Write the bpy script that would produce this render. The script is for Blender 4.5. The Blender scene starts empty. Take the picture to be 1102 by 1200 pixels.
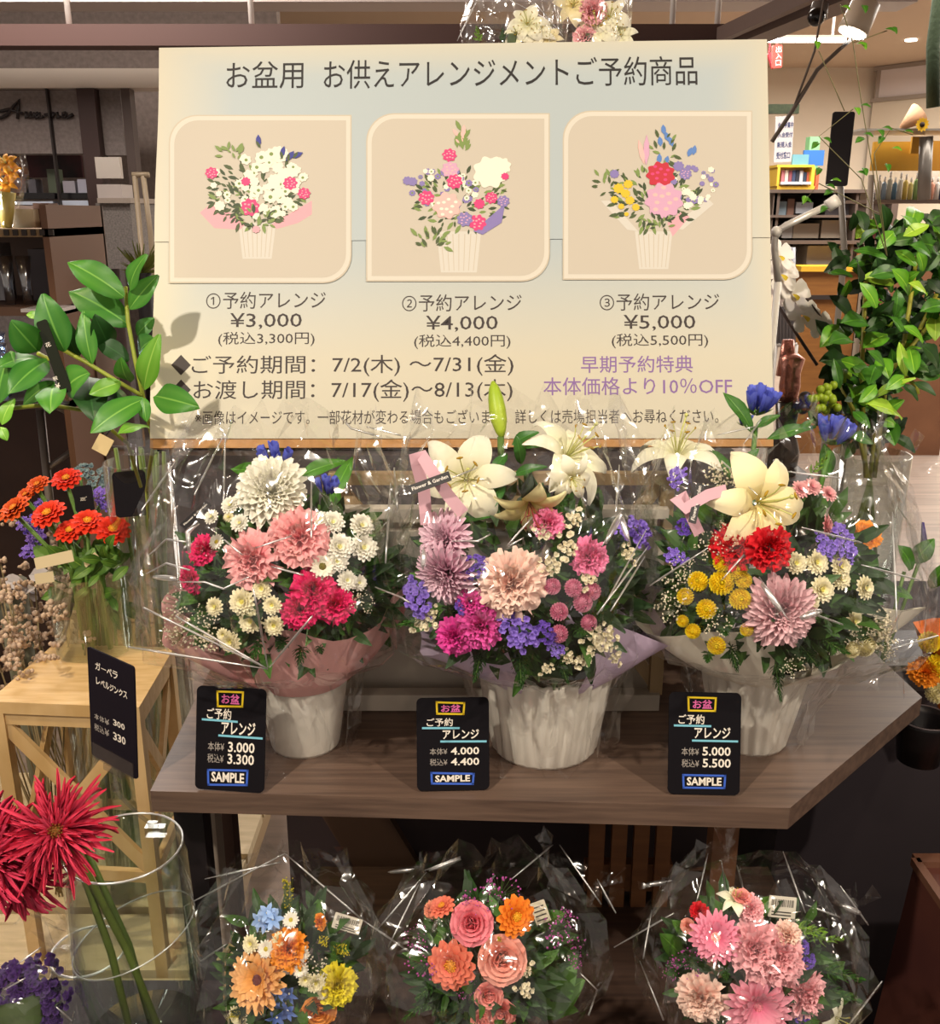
import bpy, math, random
from mathutils import Vector, Matrix
S = bpy.context.scene
COL = S.collection
V = Vector
PI = math.pi

# ------------------------------------------------------------------ camera
CZ, FPX, PITCH = 1.45, 1150.0, math.radians(17.0)
cam = bpy.data.cameras.new('camera'); cam_o = bpy.data.objects.new('camera', cam); COL.objects.link(cam_o)
cam.sensor_fit = 'HORIZONTAL'; cam.sensor_width = 36.0; cam.lens = 36.0 * FPX / 1102.0
cam.clip_start = 0.02; cam.clip_end = 80
cam_o.location = (0, 0, CZ); cam_o.rotation_euler = (PI/2 - PITCH, 0, 0)
S.camera = cam_o
# ------------------------------------------------------------------ world, light, exposure
S.view_settings.view_transform = 'Standard'; S.view_settings.look = 'None'
S.view_settings.gamma = 1.0; S.view_settings.use_curve_mapping = False
S.view_settings.exposure = 0.5
S.cycles.transparent_max_bounces = 48
S.cycles.max_bounces = 8
S.cycles.sample_clamp_indirect = 6.0
W = bpy.data.worlds.new('world'); S.world = W; W.use_nodes = True
W.node_tree.nodes['Background'].inputs[0].default_value = (1.0, 0.86, 0.74, 1)
W.node_tree.nodes['Background'].inputs[1].default_value = 0.34

def lamp(name, kind, loc, target, energy, color, **kw):
    d = bpy.data.lights.new(name, kind); d.energy = energy; d.color = color
    for k, v in kw.items(): setattr(d, k, v)
    o = bpy.data.objects.new(name, d); COL.objects.link(o); o.location = loc
    o.rotation_euler = (V(target) - V(loc)).to_track_quat('-Z', 'Y').to_euler()
    return o
WARM = (1.0, 0.89, 0.74)
lamp('track_spot_light', 'SPOT', (-1.0, -0.25, 2.75), (0.0, 1.15, 1.1), 118, WARM, spot_size=math.radians(58), spot_blend=0.6, shadow_soft_size=0.035)
lamp('track_spot_light', 'SPOT', (1.35, -0.2, 2.75), (0.3, 1.2, 1.1), 92, WARM, spot_size=math.radians(56), spot_blend=0.6, shadow_soft_size=0.035)
lamp('track_spot_light', 'SPOT', (-1.7, 0.9, 2.75), (-0.85, 1.75, 0.6), 85, (1, .80, .48), spot_size=math.radians(46), spot_blend=0.4, shadow_soft_size=0.03)
lamp('track_spot_light', 'SPOT', (0.1, -0.7, 2.75), (0.1, 0.85, 0.6), 16, (1, .78, .6), spot_size=math.radians(50), spot_blend=0.7, shadow_soft_size=0.05)
lamp('track_spot_light', 'SPOT', (1.5, 0.9, 2.75), (0.95, 1.9, 1.2), 60, (1, .86, .6), spot_size=math.radians(46), spot_blend=0.5, shadow_soft_size=0.03)
lamp('hall_ceiling_light', 'AREA', (2.6, 5.2, 2.85), (2.6, 5.2, 0), 190, (1, .93, .84), shape='RECTANGLE', size=3.5, size_y=2.0)
lamp('hall_ceiling_light', 'AREA', (4.2, 8.6, 2.85), (4.2, 8.6, 0), 320, (1, .93, .84), shape='RECTANGLE', size=6.0, size_y=2.5)
lamp('shop_ceiling_light', 'AREA', (-1.6, 3.4, 2.8), (-1.6, 3.4, 0), 62, (1, .9, .82), shape='RECTANGLE', size=1.5, size_y=1.0)

lamp('shelf_light', 'POINT', (-1.22, 2.36, 1.46), (-1.2, 2.36, 0), 2.2, (1, .95, .9), shadow_soft_size=.03)
lamp('shelf_light', 'POINT', (-1.22, 2.33, 1.21), (-1.2, 2.33, 0), 2.6, (.72, .85, 1), shadow_soft_size=.03)
# ------------------------------------------------------------------ pixel helpers (the photograph's own frame)
cp, sp = math.cos(PITCH), math.sin(PITCH)
FWD, UP, RT = V((0, cp, -sp)), V((0, sp, cp)), V((1, 0, 0))
CAM = V((0, 0, CZ))
def ray(x, y): return FWD + RT * ((x - 551) / FPX) - UP * ((y - 600) / FPX)
def P(x, y, z): return CAM + ray(x, y) * z
def PY(x, y, Y):
    r = ray(x, y); return CAM + r * (Y / r.y)
def PZ(x, y, Z):
    r = ray(x, y); return CAM + r * ((Z - CZ) / r.z)
def slant(p): return (p - CAM).dot(FWD)

# ------------------------------------------------------------------ materials
def lin(h):
    h = h.lstrip('#'); c = [int(h[i:i+2], 16) / 255 for i in (0, 2, 4)]
    return tuple((x / 12.92 if x <= .04045 else ((x + .055) / 1.055) ** 2.4) for x in c) + (1,)
_M = {}
def mat(col, rough=.6, metal=0, spec=.4, emit=0, bump=0, bscale=60, col2=None, attr=False, nscale=8, stretch=None, coat=0):
    """principled; col2 = second colour, by noise or, with attr, along the petal"""
    key = (col, rough, metal, spec, emit, bump, bscale, col2, attr, nscale, stretch, coat)
    if key in _M: return _M[key]
    m = bpy.data.materials.new('mat_%d' % len(_M)); m.use_nodes = True
    nt = m.node_tree; b = nt.nodes['Principled BSDF']
    b.inputs['Base Color'].default_value = lin(col); b.inputs['Roughness'].default_value = rough
    b.inputs['Metallic'].default_value = metal; b.inputs['Specular IOR Level'].default_value = spec
    b.inputs['Coat Weight'].default_value = coat
    m.diffuse_color = lin(col)
    co = None
    if bump or (col2 and not attr):
        tc = nt.nodes.new('ShaderNodeTexCoord'); mp = nt.nodes.new('ShaderNodeMapping')
        nt.links.new(tc.outputs['Object'], mp.inputs[0])
        if stretch: mp.inputs['Scale'].default_value = stretch
        co = mp.outputs[0]
    if col2:
        mx = nt.nodes.new('ShaderNodeMix'); mx.data_type = 'RGBA'
        mx.inputs[6].default_value = lin(col); mx.inputs[7].default_value = lin(col2)
        if attr:
            a = nt.nodes.new('ShaderNodeAttribute'); a.attribute_name = 't'
            nt.links.new(a.outputs['Fac'], mx.inputs[0])
        else:
            n = nt.nodes.new('ShaderNodeTexNoise'); n.inputs['Scale'].default_value = nscale; n.inputs['Detail'].default_value = 5
            r = nt.nodes.new('ShaderNodeValToRGB'); r.color_ramp.elements[0].position = .35; r.color_ramp.elements[1].position = .68
            nt.links.new(co, n.inputs['Vector']); nt.links.new(n.outputs['Fac'], r.inputs[0]); nt.links.new(r.outputs[0], mx.inputs[0])
        nt.links.new(mx.outputs[2], b.inputs['Base Color'])
    if bump:
        n2 = nt.nodes.new('ShaderNodeTexNoise'); n2.inputs['Scale'].default_value = bscale; n2.inputs['Detail'].default_value = 4
        bp = nt.nodes.new('ShaderNodeBump'); bp.inputs['Strength'].default_value = bump; bp.inputs['Distance'].default_value = .004
        nt.links.new(co, n2.inputs['Vector']); nt.links.new(n2.outputs['Fac'], bp.inputs['Height']); nt.links.new(bp.outputs[0], b.inputs['Normal'])
    if emit:
        b.inputs['Emission Color'].default_value = lin(col); b.inputs['Emission Strength'].default_value = emit
    _M[key] = m
    return m
def clear(name, tint='#ffffff', base=.07, edge=.55, rough=.07, bump=.0, bscale=30, gloss='#ffffff', power=3.0):
    """thin clear film or glass wall: see-through with a glossy coat that grows towards grazing angles"""
    key = ('clear', name)
    if key in _M: return _M[key]
    m = bpy.data.materials.new(name); m.use_nodes = True; nt = m.node_tree; nt.nodes.remove(nt.nodes['Principled BSDF'])
    out = nt.nodes['Material Output']
    tr = nt.nodes.new('ShaderNodeBsdfTransparent'); tr.inputs[0].default_value = lin(tint)
    gl = nt.nodes.new('ShaderNodeBsdfGlossy'); gl.inputs['Roughness'].default_value = rough; gl.inputs[0].default_value = lin(gloss)
    lw = nt.nodes.new('ShaderNodeLayerWeight'); lw.inputs['Blend'].default_value = .5
    pw = nt.nodes.new('ShaderNodeMath'); pw.operation = 'POWER'; pw.inputs[1].default_value = power
    ml = nt.nodes.new('ShaderNodeMath'); ml.operation = 'MULTIPLY_ADD'; ml.inputs[1].default_value = edge; ml.inputs[2].default_value = base
    mx = nt.nodes.new('ShaderNodeMixShader')
    nt.links.new(lw.outputs['Facing'], pw.inputs[0]); nt.links.new(pw.outputs[0], ml.inputs[0]); nt.links.new(ml.outputs[0], mx.inputs[0])
    nt.links.new(tr.outputs[0], mx.inputs[1]); nt.links.new(gl.outputs[0], mx.inputs[2]); nt.links.new(mx.outputs[0], out.inputs[0])
    if bump:
        tc = nt.nodes.new('ShaderNodeTexCoord')
        n2 = nt.nodes.new('ShaderNodeTexNoise'); n2.inputs['Scale'].default_value = bscale; n2.inputs['Detail'].default_value = 1.5; n2.inputs['Distortion'].default_value = .6
        bp = nt.nodes.new('ShaderNodeBump'); bp.inputs['Strength'].default_value = bump; bp.inputs['Distance'].default_value = .02
        nt.links.new(tc.outputs['Object'], n2.inputs['Vector']); nt.links.new(n2.outputs['Fac'], bp.inputs['Height']); nt.links.new(bp.outputs[0], gl.inputs['Normal'])
    _M[key] = m
    return m
FILM = clear('cellophane', base=.075, edge=.5, rough=.13, bump=.7, bscale=24)
CREASE = clear('cellophane_crease', base=.5, edge=.4, rough=.34)  # more reflective than the film, to make highlight streaks along folds
GLASS = clear('clear_glass', tint='#f4f8f6', base=.05, edge=.7, rough=.03)
ACRYL = clear('clear_acrylic', tint='#f2f2f2', base=.09, edge=.6, rough=.06)
WATER = clear('water', tint='#e6ebe4', base=.04, edge=.5, rough=.02)

# ------------------------------------------------------------------ mesh builder
class MB:
    def __init__(self): self.v, self.f, self.m, self.t = [], [], [], []
    def add(self, vs, fs, mi=0, t=None):
        o = len(self.v); self.v += [V(p) for p in vs]; self.t += list(t) if t else [0.5] * len(vs)
        for f in fs: self.f.append(tuple(i + o for i in f)); self.m.append(mi)
        return o
    def box(self, a, b, mi=0):
        x0, y0, z0 = a; x1, y1, z1 = b
        self.add([(x0,y0,z0),(x1,y0,z0),(x1,y1,z0),(x0,y1,z0),(x0,y0,z1),(x1,y0,z1),(x1,y1,z1),(x0,y1,z1)],
                 [(0,3,2,1),(4,5,6,7),(0,1,5,4),(1,2,6,5),(2,3,7,6),(3,0,4,7)], mi)
    def bar(self, p, q, w, h, mi=0, up=(0, 0, 1)):
        p, q = V(p), V(q); d = (q - p).normalized(); s = d.cross(V(up))
        if s.length < 1e-4: s = d.cross(V((0, 1, 0)))
        s.normalize(); u = s.cross(d); s *= w / 2; u *= h / 2
        self.add([p-s-u, p+s-u, p+s+u, p-s+u, q-s-u, q+s-u, q+s+u, q-s+u],
                 [(0,1,2,3),(7,6,5,4),(0,4,5,1),(1,5,6,2),(2,6,7,3),(3,7,4,0)], mi)
    def prism(self, pts, lo, hi, mi=0):          # polygon in xy between two heights
        n = len(pts)
        self.add([(p[0], p[1], lo) for p in pts] + [(p[0], p[1], hi) for p in pts],
                 [tuple(range(n))[::-1], tuple(range(n, 2*n))] + [(i, (i+1) % n, n + (i+1) % n, n + i) for i in range(n)], mi)
    def slab(self, q, pts, d0, d1, mi=0):        # polygon (u,v) on a frame q, between two offsets along its normal
        n = len(pts)
        self.add([q.at(u, v, d0) for u, v in pts] + [q.at(u, v, d1) for u, v in pts],
                 [tuple(range(n))[::-1], tuple(range(n, 2*n))] + [(i, (i+1) % n, n + (i+1) % n, n + i) for i in range(n)], mi)
    def tube(self, path, r, n=6, mi=0, cap=True, t=.5):
        path = [V(p) for p in path]; R = r if isinstance(r, (list, tuple)) else [r] * len(path)
        ref = V((.31, .87, .38)); o = len(self.v); k = len(path)
        for i, p in enumerate(path):
            d = (path[min(i+1, k-1)] - path[max(i-1, 0)]).normalized()
            a = d.cross(ref)
            if a.length < .05: a = d.cross(V((1, 0, 0)))
            a.normalize(); b = d.cross(a)
            for j in range(n):
                an = 2*PI*j/n; self.v.append(p + (a*math.cos(an) + b*math.sin(an))*R[i]); self.t.append(t)
        for i in range(k-1):
            for j in range(n):
                self.f.append((o+i*n+j, o+i*n+(j+1) % n, o+(i+1)*n+(j+1) % n, o+(i+1)*n+j)); self.m.append(mi)
        if cap:
            self.f.append(tuple(o+j for j in range(n))[::-1]); self.m.append(mi)
            self.f.append(tuple(o+(k-1)*n+j for j in range(n))); self.m.append(mi)
    def lathe(self, c, prof, n=32, mi=0, flute=None):   # prof: (radius, height) list
        c = V(c); o = len(self.v)
        for r, z in prof:
            for j in range(n):
                an = 2*PI*j/n; rr = r * (flute(an, z) if flute else 1)
                self.v.append(c + V((rr*math.cos(an), rr*math.sin(an), z))); self.t.append(.5)
        for i in range(len(prof)-1):
            for j in range(n):
                self.f.append((o+i*n+j, o+i*n+(j+1) % n, o+(i+1)*n+(j+1) % n, o+(i+1)*n+j)); self.m.append(mi)
        if prof[0][0] > 0: self.f.append(tuple(o+j for j in range(n))[::-1]); self.m.append(mi)
    def ball(self, c, r, nu=8, nv=5, mi=0, sq=(1, 1, 1), t=.5):
        c = V(c); o = len(self.v)
        for i in range(nv+1):
            th = PI*i/nv
            for j in range(nu):
                ph = 2*PI*j/nu
                self.v.append(c + V((r*sq[0]*math.sin(th)*math.cos(ph), r*sq[1]*math.sin(th)*math.sin(ph), r*sq[2]*math.cos(th)))); self.t.append(t)
        for i in range(nv):
            for j in range(nu):
                self.f.append((o+i*nu+j, o+(i+1)*nu+j, o+(i+1)*nu+(j+1) % nu, o+i*nu+(j+1) % nu)); self.m.append(mi)
    def petal(self, L, W, a0, a1, phi=0, r0=0, z0=0, cup=0., ruf=0., rk=6, ph=0., nu=5, nv=4, mi=0, shape='round', jag=0., twist=0., M=None):
        """a strip of petal leaving the axis at elevation a0 and ending at a1"""
        vs, ts, fs = [], [], []
        x, z = r0, z0; ca, sa = math.cos(phi), math.sin(phi)
        for i in range(nu+1):
            u = i/nu
            if i:
                a = a0 + (a1-a0)*(i-.5)/nu; x += L/nu*math.cos(a); z += L/nu*math.sin(a)
            if shape == 'round': w = W*(.22 + .78*math.sin(min(1, u*1.18)*PI*.5))*(1 if u < .72 else math.sqrt(max(.10, 1-((u-.72)/.30)**2)))
            elif shape == 'fan': w = W*(.12 + .88*u**.8)
            elif shape == 'point': w = W*(.10 + math.sin(PI*u**.8)*.95 if u < 1 else .04)
            elif shape == 'strap': w = W*(.55+.45*math.sin(PI*u*.75))*(1 if u < .8 else max(.25, 1-(u-.8)*3.2))
            else: w = W
            a = a0 + (a1-a0)*u; nx, nz = -math.sin(a), math.cos(a)
            for j in range(nv+1):
                s = -1 + 2*j/nv
                h = cup*s*s*w + ruf*u*u*math.sin(rk*s + ph + u)
                ee = (jag*math.sin(rk*2.7*s+ph*3)*u**3)
                px = x + nx*h + math.cos(a)*ee; pz = z + nz*h + math.sin(a)*ee; py = s*w + twist*u*u
                vs.append((px*ca - py*sa, px*sa + py*ca, pz)); ts.append(u)
        for i in range(nu):
            for j in range(nv):
                k = i*(nv+1)+j; fs.append((k, k+nv+1, k+nv+2, k+1))
        if M: vs = [M @ V(p) for p in vs]
        self.add(vs, fs, mi, ts)
    def leaf(self, base, tip, w, nrm, fold=.25, curl=.1, n=7, mi=0, kind='oval'):
        base, tip = V(base), V(tip); d = tip - base; L = d.length; d.normalize()
        s = d.cross(V(nrm)).normalized(); u_ = s.cross(d)
        vs, ts, fs = [], [], []
        for i in range(n+1):
            u = i/n
            ww = w*L*(math.sin(PI*min(1, u*.97+.015))**(.75 if kind == 'oval' else 1.1))*(1.15 - .3*u if kind == 'oval' else 1)
            c = base + d*(L*u) - u_*(curl*L*(2*u-1)**2)
            for k, e in enumerate((-1, -.55, -.09, 0, .09, .55, 1)):
                vs.append(c + s*(ww*e*.5) + u_*(fold*abs(e)*ww*.5 + .03*L*math.sin(u*9+e*2)*abs(e))); ts.append((0, .22, .1, 1, .1, .22, 0)[k])
        for i in range(n):
            for j in range(6):
                k = i*7+j; fs.append((k, k+1, k+8, k+7))
        self.add(vs, fs, mi, ts)
    def mesh(self, me, M, mi=0):
        self.add([M @ v.co for v in me.vertices], [tuple(p.vertices) for p in me.polygons], mi)
    def data(self, name, mats, smooth=True, org=None):
        me = bpy.data.meshes.new(name)
        vs = self.v if org is None else [p - org for p in self.v]
        me.from_pydata([tuple(p) for p in vs], [], self.f)
        for m in (mats if isinstance(mats, (list, tuple)) else [mats]): me.materials.append(m)
        me.polygons.foreach_set('material_index', self.m)
        me.polygons.foreach_set('use_smooth', [smooth]*len(self.f))
        at = me.attributes.new('t', 'FLOAT', 'POINT'); at.data.foreach_set('value', self.t)
        me.update()
        return me
ORG = {}
def thing(name, label, cat, loc, group=None):
    o = bpy.data.objects.new(name, None); COL.objects.link(o); o.location = loc; o.empty_display_size = .05
    o['label'] = label; o['category'] = cat
    if group: o['group'] = group
    ORG[o.name] = V(loc)
    return o
def part(name, mb, mats, parent=None, smooth=False, label=None, stuff=False):
    """a mesh given in world coordinates, hung under a thing or one of its parts"""
    org = ORG[parent.name] if parent else V((0, 0, 0))
    o = bpy.data.objects.new(name, mb.data(name, mats, smooth, org)); COL.objects.link(o)
    if parent: o.parent = parent
    ORG[o.name] = org
    if label: o['label'] = label
    if stuff: o['kind'] = 'stuff'
    return o
def solo(name, mb, mats, label, cat, smooth=False, group=None):
    """a thing that is one mesh: origin at the middle of its base"""
    lo = V((min(p.x for p in mb.v), min(p.y for p in mb.v), min(p.z for p in mb.v))); hi = V((max(p.x for p in mb.v), max(p.y for p in mb.v), 0))
    org = V(((lo.x+hi.x)/2, (lo.y+hi.y)/2, lo.z))
    o = bpy.data.objects.new(name, mb.data(name, mats, smooth, org)); COL.objects.link(o); o.location = org
    o['label'] = label; o['category'] = cat
    if group: o['group'] = group
    ORG[o.name] = org
    return o
def struct(name, mb, mats, smooth=False, parent=None):
    o = part(name, mb, mats, parent, smooth)
    if not parent: o['kind'] = 'structure'
    return o
class Quad:
    """a flat frame in space: centre, two axes and a normal towards the viewer"""
    def __init__(self, bl, br, tl, tr):
        self.o = (bl+br+tl+tr)/4; self.ex = ((br-bl)+(tr-tl)).normalized()
        ey = (tl-bl)+(tr-br); ey -= self.ex*ey.dot(self.ex); self.ey = ey.normalized(); self.n = self.ex.cross(self.ey)
        self.w = ((br-bl).length+(tr-tl).length)/2; self.h = ((tl-bl).length+(tr-br).length)/2
    def at(self, u, v, d=0): return self.o + self.ex*u + self.ey*v + self.n*d
    def uv(self, x, y):
        r = ray(x, y); t = (self.o-CAM).dot(self.n)/r.dot(self.n); p = CAM + r*t - self.o
        return p.dot(self.ex), p.dot(self.ey)
    def mtx(self, u, v, d):
        p = self.at(u, v, d)
        return Matrix(((self.ex.x, self.ey.x, self.n.x, p.x), (self.ex.y, self.ey.y, self.n.y, p.y), (self.ex.z, self.ey.z, self.n.z, p.z), (0, 0, 0, 1)))
def text_mesh(s, bold=0., res=2):
    c = bpy.data.curves.new('glyphs', 'FONT'); c.body = s; c.size = 1; c.offset = bold; c.resolution_u = res
    o = bpy.data.objects.new('glyphs', c); COL.objects.link(o)
    dg = bpy.context.evaluated_depsgraph_get(); dg.update()
    me = bpy.data.meshes.new_from_object(o.evaluated_get(dg), depsgraph=dg)
    bpy.data.objects.remove(o); bpy.data.curves.remove(c)
    return me
def write(mb, q, s, box, d=.0006, mi=0, bold=.0, rot=0, sx=None):
    """letters fitted to a rectangle of the photograph on the frame q"""
    me = text_mesh(s, bold)
    if not me.vertices: return
    xs = [v.co.x for v in me.vertices]; ys = [v.co.y for v in me.vertices]
    x0, x1, y0, y1 = min(xs), max(xs), min(ys), max(ys)
    bx0, by0, bx1, by1 = box; ym = (by0+by1)/2; xm = (bx0+bx1)/2
    ul = q.uv(bx0, ym); ur = q.uv(bx1, ym); ut = q.uv(xm, by0); ub = q.uv(xm, by1)
    w = ur[0]-ul[0]; h = ut[1]-ub[1]; c = ((ul[0]+ur[0])/2, (ut[1]+ub[1])/2)
    ang = math.atan2(ur[1]-ul[1], ur[0]-ul[0]) + rot if abs(rot) > 0 else 0
    M = q.mtx(c[0], c[1], d) @ Matrix.Rotation(ang, 4, 'Z') @ Matrix.Diagonal((w/(x1-x0), h/max(1e-6, y1-y0), 1, 1)) @ Matrix.Translation((-(x0+x1)/2, -(y0+y1)/2, 0))
    mb.mesh(me, M, mi)
    bpy.data.meshes.remove(me)
def px_line(mb, q, pts, wpx, d=.0006, mi=0):
    """a painted stroke on frame q through pixel points"""
    uv = [V(q.uv(*p)) for p in pts]; s = abs(q.uv(pts[0][0]+1, pts[0][1])[0]-q.uv(*pts[0])[0])*wpx/2
    for a, b in zip(uv, uv[1:]):
        t = (b-a).normalized(); n = V((-t.y, t.x))*s; a2, b2 = a-t*s, b+t*s
        mb.add([q.at(*(a2-n), d), q.at(*(b2-n), d), q.at(*(b2+n), d), q.at(*(a2+n), d)], [(0, 1, 2, 3)], mi)
def rrect(u0, v0, u1, v1, r, n=6, corners=(1, 1, 1, 1)):      # bl br tr tl
    out = []
    for k, (cx, cy, a) in enumerate(((u0+r, v0+r, PI), (u1-r, v0+r, 1.5*PI), (u1-r, v1-r, 0), (u0+r, v1-r, .5*PI))):
        if corners[k]:
            out += [(cx+r*math.cos(a+.5*PI*i/n), cy+r*math.sin(a+.5*PI*i/n)) for i in range(n+1)]
        else: out.append(((u0, v0), (u1, v0), (u1, v1), (u0, v1))[k])
    return out
# ================================================================== the setting
ZS = 0.842                                        # top of the display table
m_floor = mat('#8d7c70', .45, col2='#6f625a', nscale=3, stretch=(.5, 9, 1), bump=.05, bscale=20)
b = MB(); b.box((-7, -3, -.05), (9, 13, 0)); struct('floor', b, m_floor)
b = MB(); b.box((-7, -1.2, 3.0), (9, 13, 3.05)); struct('ceiling', b, mat('#b8a28c', .9))
b = MB(); b.box((-7, 12.0, 0), (9, 12.1, 3.0)); struct('wall_back', b, mat('#d2c4b0', .85))
b = MB(); b.add([(9, 6, 0), (4.55, 11.95, 0), (4.55, 11.95, 3), (9, 6, 3), (9.1, 6, 0), (4.65, 12, 0), (4.65, 12, 3), (9.1, 6, 3)],
      [(0,1,2,3),(7,6,5,4),(0,4,5,1),(2,6,7,3)]); struct('wall_right', b, mat('#d8cab4', .85))
b = MB(); b.box((-7, 5.6, 0), (-1.0, 5.7, 3.0)); struct('wall_left', b, mat('#8a7e78', .85, col2='#7a6e68', nscale=40))
# frosted window band on the right wall
d = V((4.55-9, 11.95-6, 0)).normalized(); nrm = V((-d.y, d.x, 0))
if nrm.x > 0: nrm = -nrm
b = MB(); bb = MB()
for i in range(5):
    p0 = V((4.55, 11.95, 0)) - d*(.05+i*.95) + nrm*.03; p1 = p0 - d*.93
    b.add([V((p0.x, p0.y, 2.66)), V((p1.x, p1.y, 2.66)), V((p1.x, p1.y, 2.96)), V((p0.x, p0.y, 2.96))], [(0, 1, 2, 3)])
    bb.bar((p0.x, p0.y, 2.64), (p0.x, p0.y, 2.97), .04, .05)
e0 = V((4.55, 11.95, 0)) + nrm*.03; e1 = e0 - d*4.8
bb.bar((e0.x, e0.y, 2.65), (e1.x, e1.y, 2.65), .05, .04); bb.bar((e0.x, e0.y, 2.975), (e1.x, e1.y, 2.975), .05, .04)
w = struct('window_1', b, mat('#ddd4d2', .35)); part('window_frame', bb, mat('#9c9084', .5), w)

# dark canopy frame over the flower stand
yb = 4.0
b = MB(); a0, a1 = PY(-40, 28, yb), PY(888, 28, yb); zt, zb = a0.z, PY(300, 54, yb).z
b.box((a0.x-.6, yb, zb), (a1.x, yb+.10, zt)); b.box((a0.x-.6, yb-.012, zb), (a1.x, yb, zb+.02))
struct('trim_1', b, mat('#4c3530', .6)).name = 'trim_1'
b = MB(); c0 = V((a1.x-.05, yb+.05, (zt+zb)/2)); c1 = PY(1010, -38, 2.3); c1.z = c0.z
b.bar(c0, (1.42, 1.2, c0.z), .10, zt-zb); b.bar(c0+V((-.09, 0, .0)), (1.30, 1.2, c0.z), .03, .05, 0)
struct('trim_2', b, mat('#6d5c55', .5))
# pale light trough along the top, hung by rods
b = MB(); tz = PY(300, 5, 4.3).z; b.box((-3.6, 4.25, tz), (1.75, 4.45, tz+.12)); struct('trim_3', b, mat('#b9aea9', .5))
for i, (x, lab) in enumerate(((79, 'white hanging rod above the canopy beam, leftmost'), (294, 'white hanging rod above the canopy beam near the left top of the sign'), (789, 'white hanging rod above the beam right of the wrapped flowers'), (842, 'white hanging rod above the beam end, rightmost'))):
    b = MB(); p = PY(x, 10, 4.06); b.tube([(p.x, 4.06, zt-.005), (p.x, 4.06, 2.62)], .011, 8)
    solo('hanging_rod', b, mat('#e9e2da', .4), lab, 'rod', True, 'rods holding up the canopy')
# shop front at the back left
ys = 4.9
def pbox(mb, x0, y0, x1, y1, Y, dep, mi=0):
    """an upright box whose front fills a rectangle of the photograph at depth Y"""
    a = PY((x0+x1)/2, y1, Y); c = PY((x0+x1)/2, y0, Y)
    xa = PY(x0, (y0+y1)/2, Y).x; xb = PY(x1, (y0+y1)/2, Y).x
    mb.box((xa, Y, a.z), (xb, Y+dep, c.z), mi)
    return V(((xa+xb)/2, Y+dep/2, a.z))
b = MB(); pbox(b, -120, 80, 420, 103, ys, .15); struct('trim_4', b, mat('#d8cdc0', .6))
b = MB(); pbox(b, -120, 106, 98, 180, ys+.05, .04); pbox(b, 108, 106, 144, 182, ys+.05, .04)
struct('wall_shop_front', b, mat('#857a76', .55, col2='#736863', nscale=60))
b = MB(); pbox(b, 64, 103, 66, 300, ys+.02, .03); struct('trim_5', b, mat('#2c2422', .5))
b = MB(); q0, q1 = PY(101, 104, ys), PY(101, 104, ys); b.box((q0.x-.04, ys-.02, 0), (q0.x+.04, ys+.08, q0.z)); struct('trim_6', b, mat('#3a2825', .5))
b = MB(); q0 = PY(147, 104, ys); b.box((q0.x-.02, ys-.01, 0), (q0.x+.02, ys+.06, q0.z)); struct('trim_7', b, mat('#4c3f3a', .5))
b = MB(); z0 = PY(60, 247, ys).z; b.box((-4.4, ys+.05, 0), (PY(97, 247, ys).x, ys+.5, z0)); struct('wall_counter', b, mat('#6c6461', .6, col2='#5b5452', nscale=70))
# script lettering on the glass
b = MB(); zz = .2722
for st in ([(0,510),(30,495),(60,455),(82,430),(78,470),(75,512)], [(0,480),(40,470),(100,490)], [(112,480),(112,508),(125,500),(130,482),(132,508),(145,500),(150,485)],
           [(165,485),(152,495),(155,510),(168,500),(168,485),(172,508),(188,500)], [(192,495),(216,493)], [(228,482),(228,508),(235,490),(245,485),(248,508),(260,500)], [(285,485),(270,490),(268,505),(280,505),(288,488),(290,508),(315,492)]):
    b.tube([PY(x*zz, y*zz, ys+.035) for x, y in st], .0075, 6)
solo('script_lettering', b, mat('#231c1c', .4), 'dark handwritten style shop lettering on the grey panel at the back left', 'sign', True)
# dim goods on the counter at the back left
g = thing('counter_display', 'dark counter with red backed display seen through the shop front', 'display', PY(55, 247, ys+.1))
b = MB(); pbox(b, 18, 182, 96, 208, ys+.45, .02); part('back_panel', b, mat('#4a1c22', .5, col2='#1d1416', nscale=9), g)
b = MB(); pbox(b, 14, 226, 64, 233, ys+.1, .3); pbox(b, 72, 226, 104, 233, ys+.1, .3); part('counter_top', b, mat('#1c1a1c', .2), g)
b = MB(); pbox(b, 14, 236, 62, 240, ys+.1, .2); pbox(b, 73, 235, 104, 241, ys+.1, .2); part('light_strip', b, mat('#c9d2e2', .3), g)
for i, (x0, y0, x1, y1, c, lab) in enumerate(((74, 212, 88, 226, '#a9a3ab', 'pale box on the dark back counter nearest the brown post'), (91, 210, 103, 226, '#b8b6c4', 'white and grey box on the dark back counter beside the brown post'),
        (18, 208, 30, 226, '#4c4a50', 'grey box on the dark back counter, leftmost'), (33, 210, 42, 226, '#5d5a60', 'small grey box on the dark back counter under the red panel'), (56, 198, 67, 226, '#59614f', 'green grey jar standing on the dark back counter'))):
    b = MB(); o = pbox(b, x0, y0, x1, y1, ys+.2, .08); solo('counter_box', b, mat(c, .4), lab, 'box', False, 'boxes on the back counter')
g = thing('woven_cabinet', 'grey woven front cabinet behind the brown shop post', 'cabinet', PY(135, 310, ys-.3))
b = MB(); pbox(b, 116, 238, 156, 315, ys-.3, .4); part('body', b, mat('#77706b', .8, col2='#5c5652', nscale=120), g)
b = MB(); pbox(b, 114, 232, 153, 238, ys-.32, .42); part('top', b, mat('#8f8378', .5), g)
b = MB(); pbox(b, 112, 184, 141, 209, ys-.2, .03); solo('white_board', b, mat('#b3aaa0', .5), 'pale blank board standing on the woven cabinet', 'board')
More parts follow.
